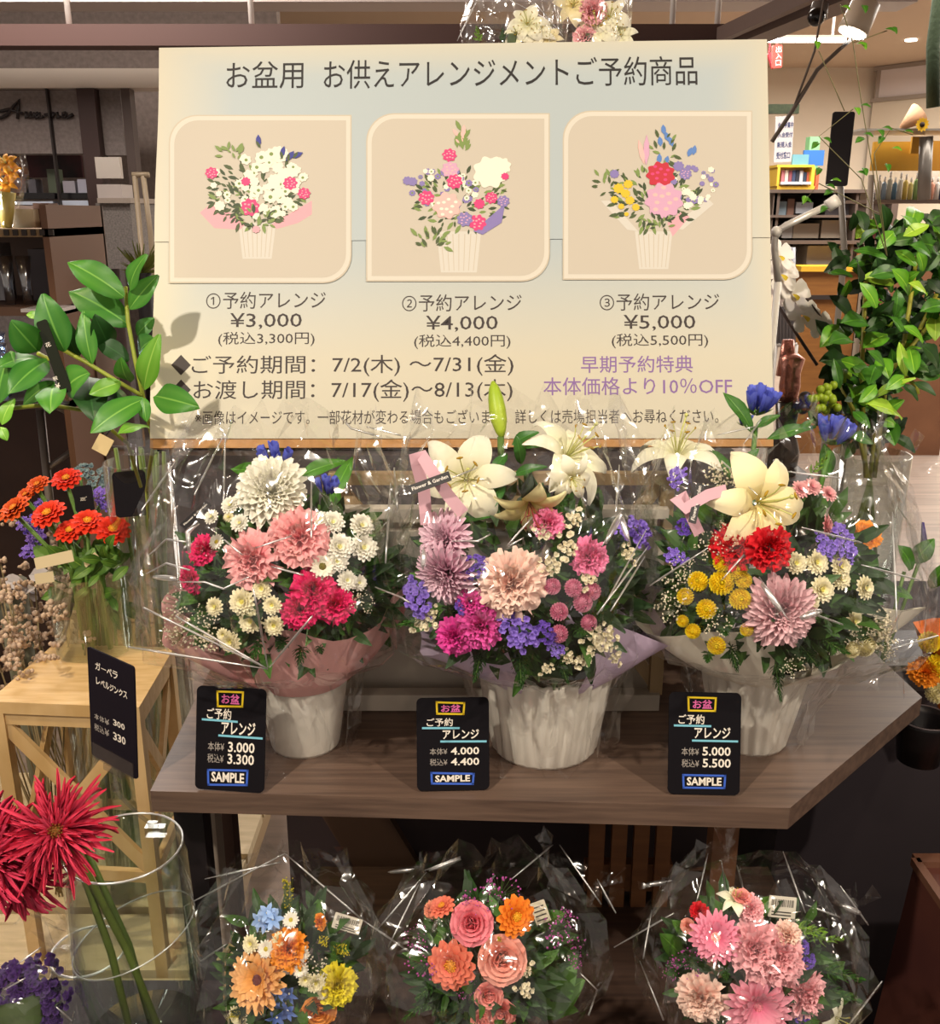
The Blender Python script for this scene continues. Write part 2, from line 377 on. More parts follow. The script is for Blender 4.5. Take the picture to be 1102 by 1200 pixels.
b = MB(); pbox(b, 114, 216, 143, 232, ys-.2, .15); solo('folded_towel', b, mat('#aaa09a', .9), 'pale folded cloth on the woven cabinet', 'cloth')
b = MB(); p0 = PY(155, 205, 4.4); b.tube([p0, PY(175, 205, 4.4)], .012); b.tube([PY(168, 206, 4.4), PY(176, 270, 4.4), V((PY(178, 300, 4.4).x, 4.4, 0))], .012); b.tube([PY(158, 206, 4.4), V((PY(158, 206, 4.4).x, 4.4, 0))], .012)
solo('clothes_rack', b, mat('#8d7d66', .5), 'thin wooden rack left of the sign edge by the woven cabinet', 'rack', True)
b = MB(); pbox(b, 144, 69, 180, 72, 7.5, .06); pbox(b, 144, 67.5, 180, 69, 7.5, .08)
struct('wall_upper', b, mat('#fff6e8', .4, emit=6)); bpy.data.objects['wall_upper'].name = 'trim_8'

# ------------------------------------------------------------------ back right of the hall
g = thing('strip_light', 'long white strip light on the ceiling at the top right', 'light', PY(935, 46, 8.0))
b = MB(); pbox(b, 874, 44, 992, 48.5, 8.0, .05); part('diffuser', b, mat('#fffaf0', .4, emit=9), g)
b = MB(); pbox(b, 872, 41, 994, 44, 7.98, .09); [b.tube([PY(x, 42, 8.02), V((PY(x, 42, 8.02).x, 8.02, 3.0))], .01, 6) for x in (890, 976)]; part('housing', b, mat('#9c8c80', .5), g)
for i, (x, y) in enumerate(((1068, 48), (1074, 77))):
    b = MB(); p = PZ(x, y, 2.985); b.lathe(p, [(0, 0), (.055, 0), (.055, .012), (.05, .016)], 16)
    solo('downlight', b, mat('#fff2e0', .4, emit=4), ('small round ceiling downlight right of the spot lamp', 'small round ceiling downlight near the window band')[i], 'light', True)
# spot lamp on the frame
g = thing('spotlight_lamp', 'white cylindrical spotlight shining from the canopy frame at the top right', 'lamp', PY(1000, 30, 2.6))
p0, p1 = PY(1000, 37, 2.6), PY(1016, 2, 2.6); ax = (p1-p0).normalized()
b = MB(); b.tube([p0, p0+(p1-p0)*.25, p1], [.038, .036, .034], 20); part('barrel', b, mat('#d8c6b0', .4), g, True)
b = MB(); b.tube([p0-ax*.006, p0-ax*.003], [.033, .033], 20); part('lens', b, mat('#fffaf0', .3, emit=14), g, True)
b = MB(); b.tube([p1, p1+V((.02, 0, .12))], .008, 8); part('bracket', b, mat('#8d8078', .4), g, True)
g = thing('security_camera', 'small black camera hanging from the canopy beam at top right', 'camera', PY(958, 20, 3.0))
b = MB(); b.tube([PY(962, 3, 3.0), PY(958, 22, 3.0)], [.022, .026], 14); part('body', b, mat('#6c625c', .4), g, True)
b = MB(); b.ball(PY(957, 20, 2.97), .024, 14, 9); part('lens', b, mat('#120f10', .2), g, True)
# red hanging sign
g = thing('hanging_sign', 'red hanging sign with white characters just right of the poster', 'sign', PY(913, 82, 8.5))
q = Quad(PY(905, 80, 8.5), PY(917, 79, 8.5), PY(907, 53, 8.5), PY(917, 52, 8.5))
b = MB(); b.slab(q, rrect(-q.w/2, -q.h/2, q.w/2, q.h/2, .01), -.04, 0); b.tube([q.at(0, q.h/2, -.02), V((q.at(0, q.h/2).x, q.at(0, q.h/2).y, 3.0))], .008, 6); part('panel', b, mat('#c23a30', .5), g)
b = MB()
for ch, bx in zip('出入口', ((909.5, 54.5, 916, 61.5), (909.5, 62.5, 916, 69), (909, 70.5, 915.5, 77))): write(b, q, ch, bx, .004, 0, .01)
part('lettering', b, mat('#f6e6dc', .5), g)
b = MB(); q2 = Quad(PY(903, 82, 8.8), PY(908, 80, 8.8), PY(903, 62, 8.8), PY(907, 60, 8.8)); b.slab(q2, rrect(-q2.w/2, -q2.h/2, q2.w/2, q2.h/2, .01), -.04, 0); b.tube([q2.at(0, q2.h/2, -.02), V((q2.at(0, q2.h/2).x, q2.at(0, q2.h/2).y, 3.0))], .008, 6)
solo('hanging_sign', b, mat('#97202a', .5), 'dark red sign half hidden by the poster edge', 'sign')
b = MB(); pbox(b, 900, 122, 937, 133, 9.5, .05); solo('wall_hedge_strip', b, mat('#2c3320', .9, col2='#1d2417', nscale=40), 'dark green strip panel on the back wall right of the poster', 'panel')
g = thing('wall_notice', 'white notice with blue headed blocks on the back wall beside the poster', 'notice', PY(918, 190, 7.5))
q = Quad(PY(907, 191, 7.5), PY(928, 189, 7.5), PY(910, 136, 7.5), PY(931, 136, 7.5))
b = MB(); b.slab(q, rrect(-q.w/2, -q.h/2, q.w/2, q.h/2, .005), -.01, 0); part('sheet', b, mat('#d5d0d2', .6), g)
b = MB()
for t, bx in (('会員募集中', (912, 143, 930, 150)), ('入会受付', (912, 155, 929, 161)), ('新規入会', (911, 166, 928, 173)), ('受付窓口', (910, 178, 926, 186))): write(b, q, t, bx, .004, 0, .015)
part('lettering', b, mat('#3f4a78', .6), g)
# service desk with papers
def crate(name, x0, y0, x1, y1, Y, dep, col, lab, cat, group=None, rough=.6, col2=None):
    b = MB(); pbox(b, x0, y0, x1, y1, Y, dep); return solo(name, b, mat(col, rough, col2=col2, nscale=14), lab, cat, False, group)
YF = 6.2
g = thing('magazine_rack', 'yellow edged rack of leaflets standing on the back shelves', 'rack', PY(932, 222, YF))
b = MB()
for r_ in ((911, 193, 955, 196), (911, 218, 955, 222), (911, 196, 914, 218), (951, 196, 955, 218)): pbox(b, *r_, YF, .18)
part('frame', b, mat('#d0a836', .5), g)
b = MB(); pbox(b, 913, 195, 953, 220, YF+.16, .02); part('back_panel', b, mat('#cfc3b4', .6), g)
b = MB(); pbox(b, 916, 213, 951, 216, YF-.02, .03); part('lip', b, mat('#cdd6e6', .4), g)
random.seed(4)
for i in range(8):
    x = 916+i*4.3; c = ('#b7717c', '#d6c9c0', '#8c4a54', '#3a4666', '#2b2e3c', '#cfcad0', '#39465c', '#c96a52')[i]
    crate('leaflet', x, 200+random.uniform(-1, 2), x+3.7, 214, YF+.04, .01, c, 'leaflet %s from the left in the yellow edged rack' % ('first', 'second', 'third', 'fourth', 'fifth', 'sixth', 'seventh', 'eighth')[i], 'leaflet', 'leaflets in the yellow rack')
crate('blue_board', 942, 176, 966, 194, YF+.1, .02, '#2a63a8', 'blue blank board standing above the yellow edged rack', 'board')
crate('blue_folder', 929, 181, 948, 194, YF+.05, .02, '#5c8fa0', 'teal clear folder left of the blue board', 'folder')
crate('spray_bottle', 947, 160, 959, 222, YF+.2, .08, '#79b27c', 'green topped bottle above the blue board', 'bottle')
crate('orange_booklet', 956, 198, 960, 222, YF+.02, .03, '#c4583a', 'orange red booklet at the right end of the rack', 'booklet')
b = MB()
for y0, y1 in ((222, 226), (252, 255), (282, 286)): pbox(b, 900, y0, 1045, y1, YF, .5)
pbox(b, 900, 226, 1045, 311, YF+.5, .02); pbox(b, 905, 226, 908, 311, YF+.02, .4); pbox(b, 1000, 226, 1003, 311, YF+.02, .4)
for x in (902, 1040): b.box((PY(x, 300, YF).x, YF+.02, 0), (PY(x, 300, YF).x+.04, YF+.5, PY(x, 224, YF).z))
solo('shelf_unit', b, mat('#55473f', .6), 'dark open shelving unit full of boxes behind the right of the poster', 'shelves')
sh = [('storage_box', 930, 262, 960, 279, '#a99a88', 'beige storage box on the second shelf left of the bowl'), ('storage_box', 963, 258, 997, 279, '#b6a794', 'beige storage box holding grey cloth on second shelf'),
      ('storage_box', 1004, 256, 1034, 270, '#a49080', 'beige box at the right of the second shelf'), ('storage_box', 946, 288, 990, 311, '#b5ab9c', 'large pale storage box with white cloth on the bottom shelf'),
      ('storage_box', 992, 290, 1012, 311, '#a79c90', 'narrow pale storage box on the bottom shelf beside the large one'), ('storage_box', 917, 262, 929, 279, '#b0aaa6', 'small white box on the second shelf by the poster'),
      ('storage_box', 1004, 270, 1032, 280, '#7c3f3a', 'dark red box under the beige box on second shelf'), ('storage_box', 1008, 226, 1024, 238, '#c2b29c', 'cream box on the first shelf right of the black board'),
      ('folded_shirt', 908, 236, 922, 252, '#8ea0ac', 'pale blue folded shirt on the first shelf by the poster'), ('folded_shirt', 923, 233, 931, 252, '#8b6a5c', 'brown folded shirt on the first shelf'),
      ('paper_pad', 933, 237, 953, 250, '#b9bcc4', 'tilted grey white pad on the first shelf'), ('fabric_pile', 968, 232, 998, 252, '#4b4548', 'dark grey fabric pile on the first shelf below the black board'),
      ('fabric_pile', 1003, 238, 1040, 252, '#6b5a50', 'brown fabric pile at the right of the first shelf'), ('dark_bin', 910, 288, 934, 311, '#2e2a30', 'dark bin on the bottom shelf by the orchid')]
for n, x0, y0, x1, y1, c, lab in sh:
    crate(n, x0, y0, x1, y1, YF+.12, .3, c, lab, n.replace('_', ' ').split()[-1], None, .7, None)
g = thing('wood_counter', 'orange brown wooden counter on the floor beyond the orchid', 'counter', PY(968, 424, 6.0))
b = MB(); p = PY(968, 318, 6.0); xa, xb = PY(936, 370, 6.0).x, PY(1003, 370, 6.0).x
b.box((xa, 6.0, 0.0), (xb, 6.18, p.z)); part('body', b, mat('#8a5c2c', .5, col2='#7a4e24', nscale=5, stretch=(1, 1, 8)), g)
b = MB(); b.box((xa-.02, 5.97, p.z), (xb+.02, 6.18, p.z+.03)); part('top', b, mat('#c79a2c', .5), g)
b = MB(); pbox(b, 938, 346, 993, 351, 5.98, .02); part('gap', b, mat('#2b211d', .6), g)
g = thing('brown_chest', 'brown wooden chest right of the orange counter behind the plant', 'chest', PY(1030, 410, 6.3))
b = MB(); p = PY(1030, 305, 5.95); b.box((xb+.03, 5.95, 0), (xb+.6, 6.17, p.z)); part('body', b, mat('#7a5238', .5, col2='#6a452e', nscale=5), g)
b = MB(); b.box((xb+.03, 5.93, p.z), (xb+.62, 6.17, p.z+.03)); part('top', b, mat('#96683f', .5), g)
g = thing('wire_rack', 'grey upright wire rack behind the orchid', 'rack', PY(918, 405, 5.4))
for i in range(6):
    b = MB(); p0, p1 = PY(910+i*4, 290, 5.4), PY(911+i*3.8, 405, 5.4); b.tube([p0, p1], .012, 6); part('bar', b, mat('#77777c', .4, metal=.4), g, True)
b = MB(); b.tube([PY(908, 404, 5.4), PY(934, 404, 5.4)], .014, 6); [b.tube([PY(x, 404, 5.4), V((PY(x, 404, 5.4).x, 5.4, 0))], .014, 6) for x in (909, 933)]; part('base', b, mat('#a9a29c', .4), g, True)
# gold panel, bottles, bracket shelf
crate('gold_panel', 1024, 166, 1086, 200, 5.2, .03, '#a87a1e', 'mustard yellow panel behind the row of bottles', 'panel', None, .5)
crate('gold_panel', 1088, 165, 1140, 200, 5.2, .03, '#a87420', 'mustard yellow panel at the right picture edge', 'panel', None, .5)
crate('yellow_card', 1069, 160, 1083, 180, 5.15, .02, '#c08c2c', 'small yellow card in front of the mustard panel', 'card')
b = MB(); pbox(b, 1022, 234, 1140, 238, 5.0, .35); solo('bottle_shelf', b, mat('#5e4c40', .6), 'brown shelf carrying the row of bottles at right', 'shelf')
random.seed(7)
cols = ['#c9bfae', '#8fa0ae', '#b9b6a4', '#5f7f92', '#d5cfc0', '#d4b95a', '#d8c878', '#8fae6a', '#c4d0a4', '#cf8f6e', '#d99a80', '#ded6ce', '#3d4468', '#c6c2cc', '#4a4d70', '#c8b8b0']
names16 = 'first second third fourth fifth sixth seventh eighth ninth tenth eleventh twelfth thirteenth fourteenth fifteenth sixteenth'.split()
for i, c in enumerate(cols):
    x0 = 1026+i*6.2; h = random.uniform(22, 32)
    g = thing('bottle', 'small bottle %s from the left in the row below the mustard panel' % names16[i], 'bottle', PY(x0+2.5, 234, 5.08), 'bottles in the row at right')
    p = PY(x0+2.5, 234, 5.08); k = 5.3/FPX
    b = MB(); b.lathe(p, [(0, 0), (2.6*k, 0), (2.6*k, h*.68*k), (1.2*k, h*.78*k), (0, h*.78*k)], 10); part('body', b, mat(c, .35), g, True)
    b = MB(); b.lathe(p, [(1.1*k, h*.76*k), (1.1*k, h*k), (0, h*k)], 8); part('cap', b, mat('#e4ddd4', .4), g, True)
g = thing('bracket_shelf', 'grey metal post with glass shelf at the right edge', 'shelf', PY(1084, 235, 4.9))
b = MB(); b.tube([PY(1086, 160, 4.9), PY(1083, 234, 4.9)], .03, 10); part('post', b, mat('#8b857e', .35, metal=.5), g, True)
b = MB(); pbox(b, 1010, 150.5, 1140, 153, 4.85, .3); part('top', b, mat('#8e877e', .3), g)
g = thing('sunflower_posy', 'sunflower posy in cone wrap lying on the glass shelf at the right', 'bouquet', PY(1080, 150, 4.9))
b = MB(); b.tube([PY(1056, 150, 4.86), PY(1078, 133, 4.86)], [.01, .055], 12); part('paper_cone', b, mat('#b58a68', .7), g, True)
b = MB(); c = PY(1081, 146, 4.8)
for i in range(12):
    a = 2*PI*i/12; M = Matrix.Translation(c) @ Matrix.Rotation(PI/2, 4, 'X')
    b.petal(.024, .008, .2, .1, a, .008, 0, nu=3, nv=2, M=M, shape='point')
part('sunflower', b, mat('#e0b020', .6), g, True)
b = MB(); b.ball(c, .012, 10, 6); part('flower_centre', b, mat('#2a1a10', .8), g, True)
b = MB(); b.tube([PY(1094, 126, 4.9), PY(1094, 54, 4.9), V((PY(1094, 54, 4.9).x, 4.9, 2.99))], .03, 10); solo('garland', b, mat('#24301c', .9, bump=1, bscale=60), 'dark green hanging garland at the right edge', 'garland', True)
crate('price_card', 1088, 178, 1100, 234, 5.34, .008, '#d4cdc4', 'white price card beside the grey post at right', 'card')
b = MB(); pbox(b, 1092, 52, 1140, 82, 4.9, .03); solo('gold_panel', b, mat('#b98a30', .5), 'mustard banner at the upper right picture edge', 'panel')
# black display card standing high, thin white cane
g = thing('price_board', 'tall blank black board facing away in the right background', 'board', PY(986, 222, 2.6))
q = Quad(PY(972, 218, 2.6), PY(997, 218, 2.6), PY(973, 131, 2.6), PY(999, 131, 2.6))
b = MB(); b.slab(q, rrect(-q.w/2, -q.h/2, q.w/2, q.h/2, .006), -.005, 0); part('panel', b, mat('#241d22', .6), g)
b = MB(); b.tube([PY(985, 214, 2.62), PY(990, 300, 2.62), V((PY(990, 300, 2.62).x, 2.62, 0.0))], .008, 8); part('stem', b, mat('#8d857c', .4), g, True)
b = MB(); b.tube([PY(1022, 205, 2.9), PY(1016, 300, 2.9), V((PY(1016, 300, 2.9).x, 2.9, 0))], .009, 8); solo('white_pole', b, mat('#b9aa98', .5), 'thin pale pole standing behind the leafy plant at right', 'pole', True)
b = MB(); b.tube([PY(905, 166, 2.5), PY(930, 128, 2.5), PY(958, 82, 2.5), PY(984, 58, 2.5), PY(1003, 42, 2.6)], .005, 6); b.tube([PY(930, 128, 2.5), PY(955, 60, 2.5), PY(966, 0, 2.5)], .003, 5)
solo('lamp_cable', b, mat('#6f6258', .6), 'thin grey cable running from spotlight down to the poster edge', 'cable', True)
g = thing('jointed_stand', 'pale jointed metal arm beside the right edge of the poster', 'arm', PY(908, 300, 1.9))
b = MB(); b.tube([PY(912, 330, 1.9), PY(908, 290, 1.9), PY(909, 272, 1.9), PY(922, 264, 1.9), PY(972, 240, 1.9)], .0065, 10); part('rod', b, mat('#cfc8c2', .3, metal=.3), g, True)
b = MB(); b.tube([PY(970, 242, 1.9), PY(982, 234, 1.9)], .012, 10); part('upper_joint', b, mat('#d8d2cc', .3), g, True)
b = MB(); b.ball(PY(910, 272, 1.9), .011, 10, 6); b.tube([PY(912, 330, 1.9), V((PY(912, 330, 1.9).x, 1.9, 0))], .0065, 8); part('lower_joint', b, mat('#d8d2cc', .3), g, True)
# ================================================================== flower kinds, unit radius, facing +Z
def proto(name, pieces):
    """pieces: (part name, builder, material); the first is the bloom, the rest its sub-parts"""
    return [(n, b.data(n, m, True)) for n, b, m in pieces]
def pm(c0, c1, rough=.62): return mat(c0, rough, col2=c1, attr=True, spec=.25)
GREEN = mat('#4d7a2a', .5, col2='#6d9a3c', nscale=12)
DGREEN = mat('#24421c', .5, col2='#385c26', nscale=14)
STEM = mat('#5a7a34', .5)
def carnation(c0, c1, seed, name='carnation'):
    R = random.Random(seed); b = MB()
    for n, a0, a1, L, W_, z in ((5, 1.45, 1.3, .62, .30, .12), (7, 1.30, .95, .74, .34, .08), (8, 1.1, .55, .84, .38, .04), (9, .9, .15, .95, .40, 0), (9, .7, -.22, 1.05, .42, -.03)):
        for i in range(n):
            b.petal(L*R.uniform(.9, 1.06), W_*R.uniform(.85, 1.1), a0+R.uniform(-.12, .12), a1+R.uniform(-.2, .2), 2*PI*i/n+R.uniform(-.25, .25), .03, z-.35,
                    cup=R.uniform(-.1, .35), ruf=R.uniform(.07, .13), rk=R.uniform(5, 8), ph=R.uniform(0, 6), nu=5, nv=9, shape='fan', jag=.045)
    c = MB(); c.lathe((0, 0, -.95), [(.05, 0), (.16, .1), (.2, .45), (.26, .62)], 10)
    return proto(name, [(name, b, pm(c0, c1)), ('calyx', c, GREEN)])
def mum(c0, c1, seed, inc=1., name='chrysanthemum', rings=9, cc=None, W_=.12):
    R = random.Random(seed); b = MB()
    for k in range(rings):
        u = k/(rings-1); n = int(9+u*15)
        for i in range(n):
            b.petal((.30+.66*u)*R.uniform(.9, 1.05), W_*(.75+.35*u)*R.uniform(.85, 1.15), 1.35-1.15*u+R.uniform(-.1, .1), 1.75*inc-1.75*u*inc-.12*u+R.uniform(-.15, .15), 2*PI*(i+.5*(k % 2))/n+R.uniform(-.07, .07), .03+.05*u, -.18*u,
                    cup=.9, nu=5, nv=2, shape='strap')
    c = MB(); c.ball((0, 0, .06), .13, 10, 6)
    return proto(name, [(name, b, pm(c0, c1)), ('flower_centre', c, mat(cc or c0, .7))])
def daisy(c0, c1, cc, seed, n=13, layers=2, W_=.2, cr=.27, name='daisy', up=.25):
    R = random.Random(seed); b = MB()
    for k in range(layers):
        for i in range(n):
            b.petal((1-.14*k-cr*.6)*R.uniform(.92, 1.05), W_*R.uniform(.9, 1.1), up+.30*k+R.uniform(-.08, .08), -.08+.34*k+R.uniform(-.15, .15), 2*PI*(i+.5*k)/n+R.uniform(-.08, .08), cr*.6, .02*k,
                    cup=.35, nu=4, nv=2, shape='strap' if W_ < .17 else 'round')
    c = MB(); c.ball((0, 0, .03), cr, 14, 7, sq=(1, 1, .55))
    RR = random.Random(seed+1)
    for i in range(30):
        a = RR.uniform(0, 6.28); r = cr*math.sqrt(RR.random()); c.ball((r*math.cos(a), r*math.sin(a), .03+.5*math.sqrt(max(0, cr*cr-r*r))), cr*.13, 5, 3)
    return proto(name, [(name, b, pm(c0, c1)), ('flower_centre', c, mat(cc, .75))])
def pompom(c0, c1, seed, name='button_chrysanthemum', cc=None):
    R = random.Random(seed); b = MB()
    for k in range(8):
        u = k/7; n = int(6+u*14); th = .12+u*1.65
        for i in range(n):
            b.petal(.40, .15, PI/2-th*.95, PI/2-th*.95+.75, 2*PI*(i+.5*(k % 2))/n, .58*math.sin(th), .58*math.cos(th)-.25, cup=.6, nu=3, nv=2, shape='round')
    b.ball((0, 0, -.25), .6, 12, 8, t=.75)
    c = MB(); c.ball((0, 0, .36), .16, 8, 5)
    return proto(name, [(name, b, pm(c0, c1)), ('flower_centre', c, mat(cc or c0, .7))])
def rose(c0, c1, seed, name='rose'):
    R = random.Random(seed); b = MB()
    for k in range(6):
        u = k/5; n = (3, 3, 4, 5, 5, 6)[k]
        for i in range(n):
            b.petal(.62+.30*u, .30+.30*u, 1.45-.25*u, 1.75-2.05*u**1.3+R.uniform(-.1, .1), 2*PI*i/n+k*.9+R.uniform(-.15, .15), .06+.15*u, -.45+.0*u, cup=.42-.1*u, ruf=.03*u, rk=3, nu=6, nv=6, shape='round')
    b.petal(.5, .25, 1.5, 1.6, .3, .0, -.25, cup=.8, nu=4, nv=4)
    c = MB()
    for i in range(5): c.petal(.6, .16, -.2, -.4, 2*PI*i/5, .05, -.5, nu=3, nv=2, shape='point')
    return proto(name, [(name, b, pm(c0, c1)), ('calyx', c, GREEN)])
def zinnia(c0, c1, cc, seed, name='zinnia'):
    R = random.Random(seed); b = MB()
    for k in range(4):
        n = 13-k
        for i in range(n):
            b.petal((.82-.17*k)*R.uniform(.93, 1.04), .21-.02*k, .12+.26*k, -.22+.26*k+R.uniform(-.1, .1), 2*PI*(i+.5*k)/n+R.uniform(-.06, .06), .16, .02*k, cup=.3, nu=4, nv=2, shape='round')
    c = MB(); RR = random.Random(seed)
    c.ball((0, 0, .08), .2, 12, 6, sq=(1, 1, .7))
    for i in range(22):
        a = i*2.4; r = .05+.19*math.sqrt(i/22); c.ball((r*math.cos(a), r*math.sin(a), .2-r*.25), .05, 6, 4)
    return proto(name, [(name, b, pm(c0, c1)), ('flower_centre', c, mat(cc, .7))])
def spider(c0, c1, seed, name='bloom'):
    R = random.Random(seed); b = MB()
    for k in range(7):
        n = 26
        for i in range(n):
            b.petal((.36+.115*k)*R.uniform(.75, 1.15), .036, 1.15-.17*k+R.uniform(-.2, .2), .95-.26*k+R.uniform(-.5, .5), 2*PI*(i+.2*k)/n+R.uniform(-.14, .14), .08, .0,
                    cup=4, nu=7, nv=2, shape='strap', twist=R.uniform(-.3, .3))
    c = MB(); c.ball((0, 0, .2), .12, 10, 6)
    for i in range(24):
        a = i*2.4; r = .14*math.sqrt(i/24); c.ball((r*math.cos(a), r*math.sin(a), .31), .024, 5, 3)
    return proto(name, [(name, b, pm(c0, c1)), ('flower_centre', c, mat('#6a5a14', .7, col2='#8e3a1c', nscale=30))])
def lily(c0, c1, seed, open_=1., name='lily', anther='#b08a1c', fil='#cfd07a'):
    R = random.Random(seed); b = MB()
    for i in range(6):
        b.petal(1.5*R.uniform(.93, 1.05), (.36 if i % 2 else .26), 1.2, (-1.25+R.uniform(-.5, .35))*open_+(1-open_)*.9, 2*PI*i/6+R.uniform(-.1, .1), .05, -.35, cup=-.25, ruf=.05, rk=4, ph=R.uniform(0, 6), nu=10, nv=4, shape='point')
    s = MB(); an = MB()
    for i in range(6):
        a = 2*PI*(i+.5)/6; tip = V((.36*math.cos(a), .36*math.sin(a), .52)); s.tube([(0, 0, -.3), tip*.6, tip], .014, 5)
        an.tube([tip+V((-.07*math.sin(a), .07*math.cos(a), .01)), tip, tip+V((.07*math.sin(a), -.07*math.cos(a), .01))], [.015, .03, .015], 6)
    s.tube([(0, 0, -.3), (.06, .02, .4), (.16, .04, .78)], [.03, .024, .022], 7); s.ball((.16, .04, .8), .05, 8, 5)
    return proto(name, [(name, b, pm(c0, c1, .5)), ('stamen', s, mat(fil, .5)), ('anther', an, mat(anther, .7))])
def gentian(c0, c1, seed, name='gentian'):
    R = random.Random(seed); b = MB()
    for i in range(6):
        a = 2*PI*i/6; o = V((.38*math.cos(a), .38*math.sin(a), 0)) if i else V((0, 0, .15))
        M = Matrix.Translation(o+V((0, 0, -.6))) @ Matrix.Rotation(.38, 4, V((-math.sin(a), math.cos(a), 0))) if i else Matrix.Translation(o+V((0, 0, -.6)))
        for k in range(5): b.petal(1.35*R.uniform(.9, 1.05), .27, 1.25, 1.55, 2*PI*k/5, .05, 0, cup=.8, nu=6, nv=4, shape='round', M=M)
    c = MB()
    for i in range(6): c.petal(.9, .2, .3, .9, 2*PI*i/6, .1, -.75, cup=.3, nu=4, nv=2, shape='point')
    return proto(name, [(name, b, pm(c0, c1, .5)), ('calyx', c, GREEN)])
def cluster(c0, c1, seed, n=46, sq=(1, .75, .5), r=.16, name='statice', stem=True):
    R = random.Random(seed); b = MB(); s = MB()
    for i in range(n):
        a = R.uniform(0, 6.28); q = math.sqrt(R.random()); p = V((sq[0]*q*math.cos(a), sq[1]*q*math.sin(a), sq[2]*math.sqrt(max(0, 1-q*q))*R.uniform(.5, 1)-.2))
        M = Matrix.Translation(p) @ Matrix.Rotation(R.uniform(-.5, .5), 4, 'X') @ Matrix.Rotation(R.uniform(-.5, .5), 4, 'Y')
        for k in range(5): b.petal(r*R.uniform(.85, 1.2), r*.6, .9, .2, 2*PI*k/5+a, .01, 0, cup=.2, ruf=.03, rk=7, nu=2, nv=3, shape='fan', M=M)
        if i % 3 == 0: s.tube([p, (p.x*.3, p.y*.3, -1.0)], .016, 4)
    return proto(name, [(name, b, pm(c0, c1)), ('stem', s, STEM)])
def spray(c, seed, n=60, r=.05, name='babys_breath', sq=(1, 1, .7), r2=None):
    """an airy spray of tiny balls on threads"""
    R = random.Random(seed); b = MB(); s = MB()
    for i in range(n):
        a = R.uniform(0, 6.28); q = R.random()**.6; p = V((sq[0]*q*math.cos(a), sq[1]*q*math.sin(a), sq[2]*(R.random()-.3)))
        rr = r*R.uniform(.6, 1.25); b.ball(p, rr, 6, 4, sq=(1, 1, .8))
        for k in range(4): b.ball(p+V((R.uniform(-1, 1), R.uniform(-1, 1), R.uniform(-.3, 1)))*rr*.8, rr*.62, 5, 3)
        s.tube([p, (p.x*.5, p.y*.5, -.5), (0, 0, -1.1)], .008, 3, cap=False)
    return proto(name, [(name, b, mat(c, .75)), ('stem', s, STEM)])
def star(c0, c1, seed, name='star_flower'):
    R = random.Random(seed); b = MB(); c = MB()
    for j in range(6):
        p = V((R.uniform(-.55, .55), R.uniform(-.55, .55), R.uniform(-.1, .25))); M = Matrix.Translation(p) @ Matrix.Rotation(R.uniform(-.5, .5), 4, 'X') @ Matrix.Rotation(R.uniform(-.5, .5), 4, 'Y')
        for k in range(6): b.petal(.52, .13, .35, -.1, 2*PI*k/6+j, .04, 0, cup=.2, nu=3, nv=2, shape='point', M=M)
        c.ball(p+V((0, 0, .05)), .06, 6, 4)
    return proto(name, [(name, b, pm(c0, c1)), ('flower_centre', c, mat('#e6e8d8', .6))])
def lush(c0, c1, seed, n=40, name='leaf_spray', w=.2):
    R = random.Random(seed); b = MB(); s = MB()
    for i in range(n):
        u = i/n; a = i*2.4; p = V((0, 0, -1+1.9*u)); tip = p + V((math.cos(a)*.45*(1.2-u), math.sin(a)*.45*(1.2-u), .38))
        b.leaf(p, tip, w, (math.cos(a), math.sin(a), -.8), n=4)
    s.tube([(0, 0, -1.4), (0, 0, .9)], .025, 5)
    return proto(name, [(name, b, pm(c0, c1)), ('stem', s, STEM)])
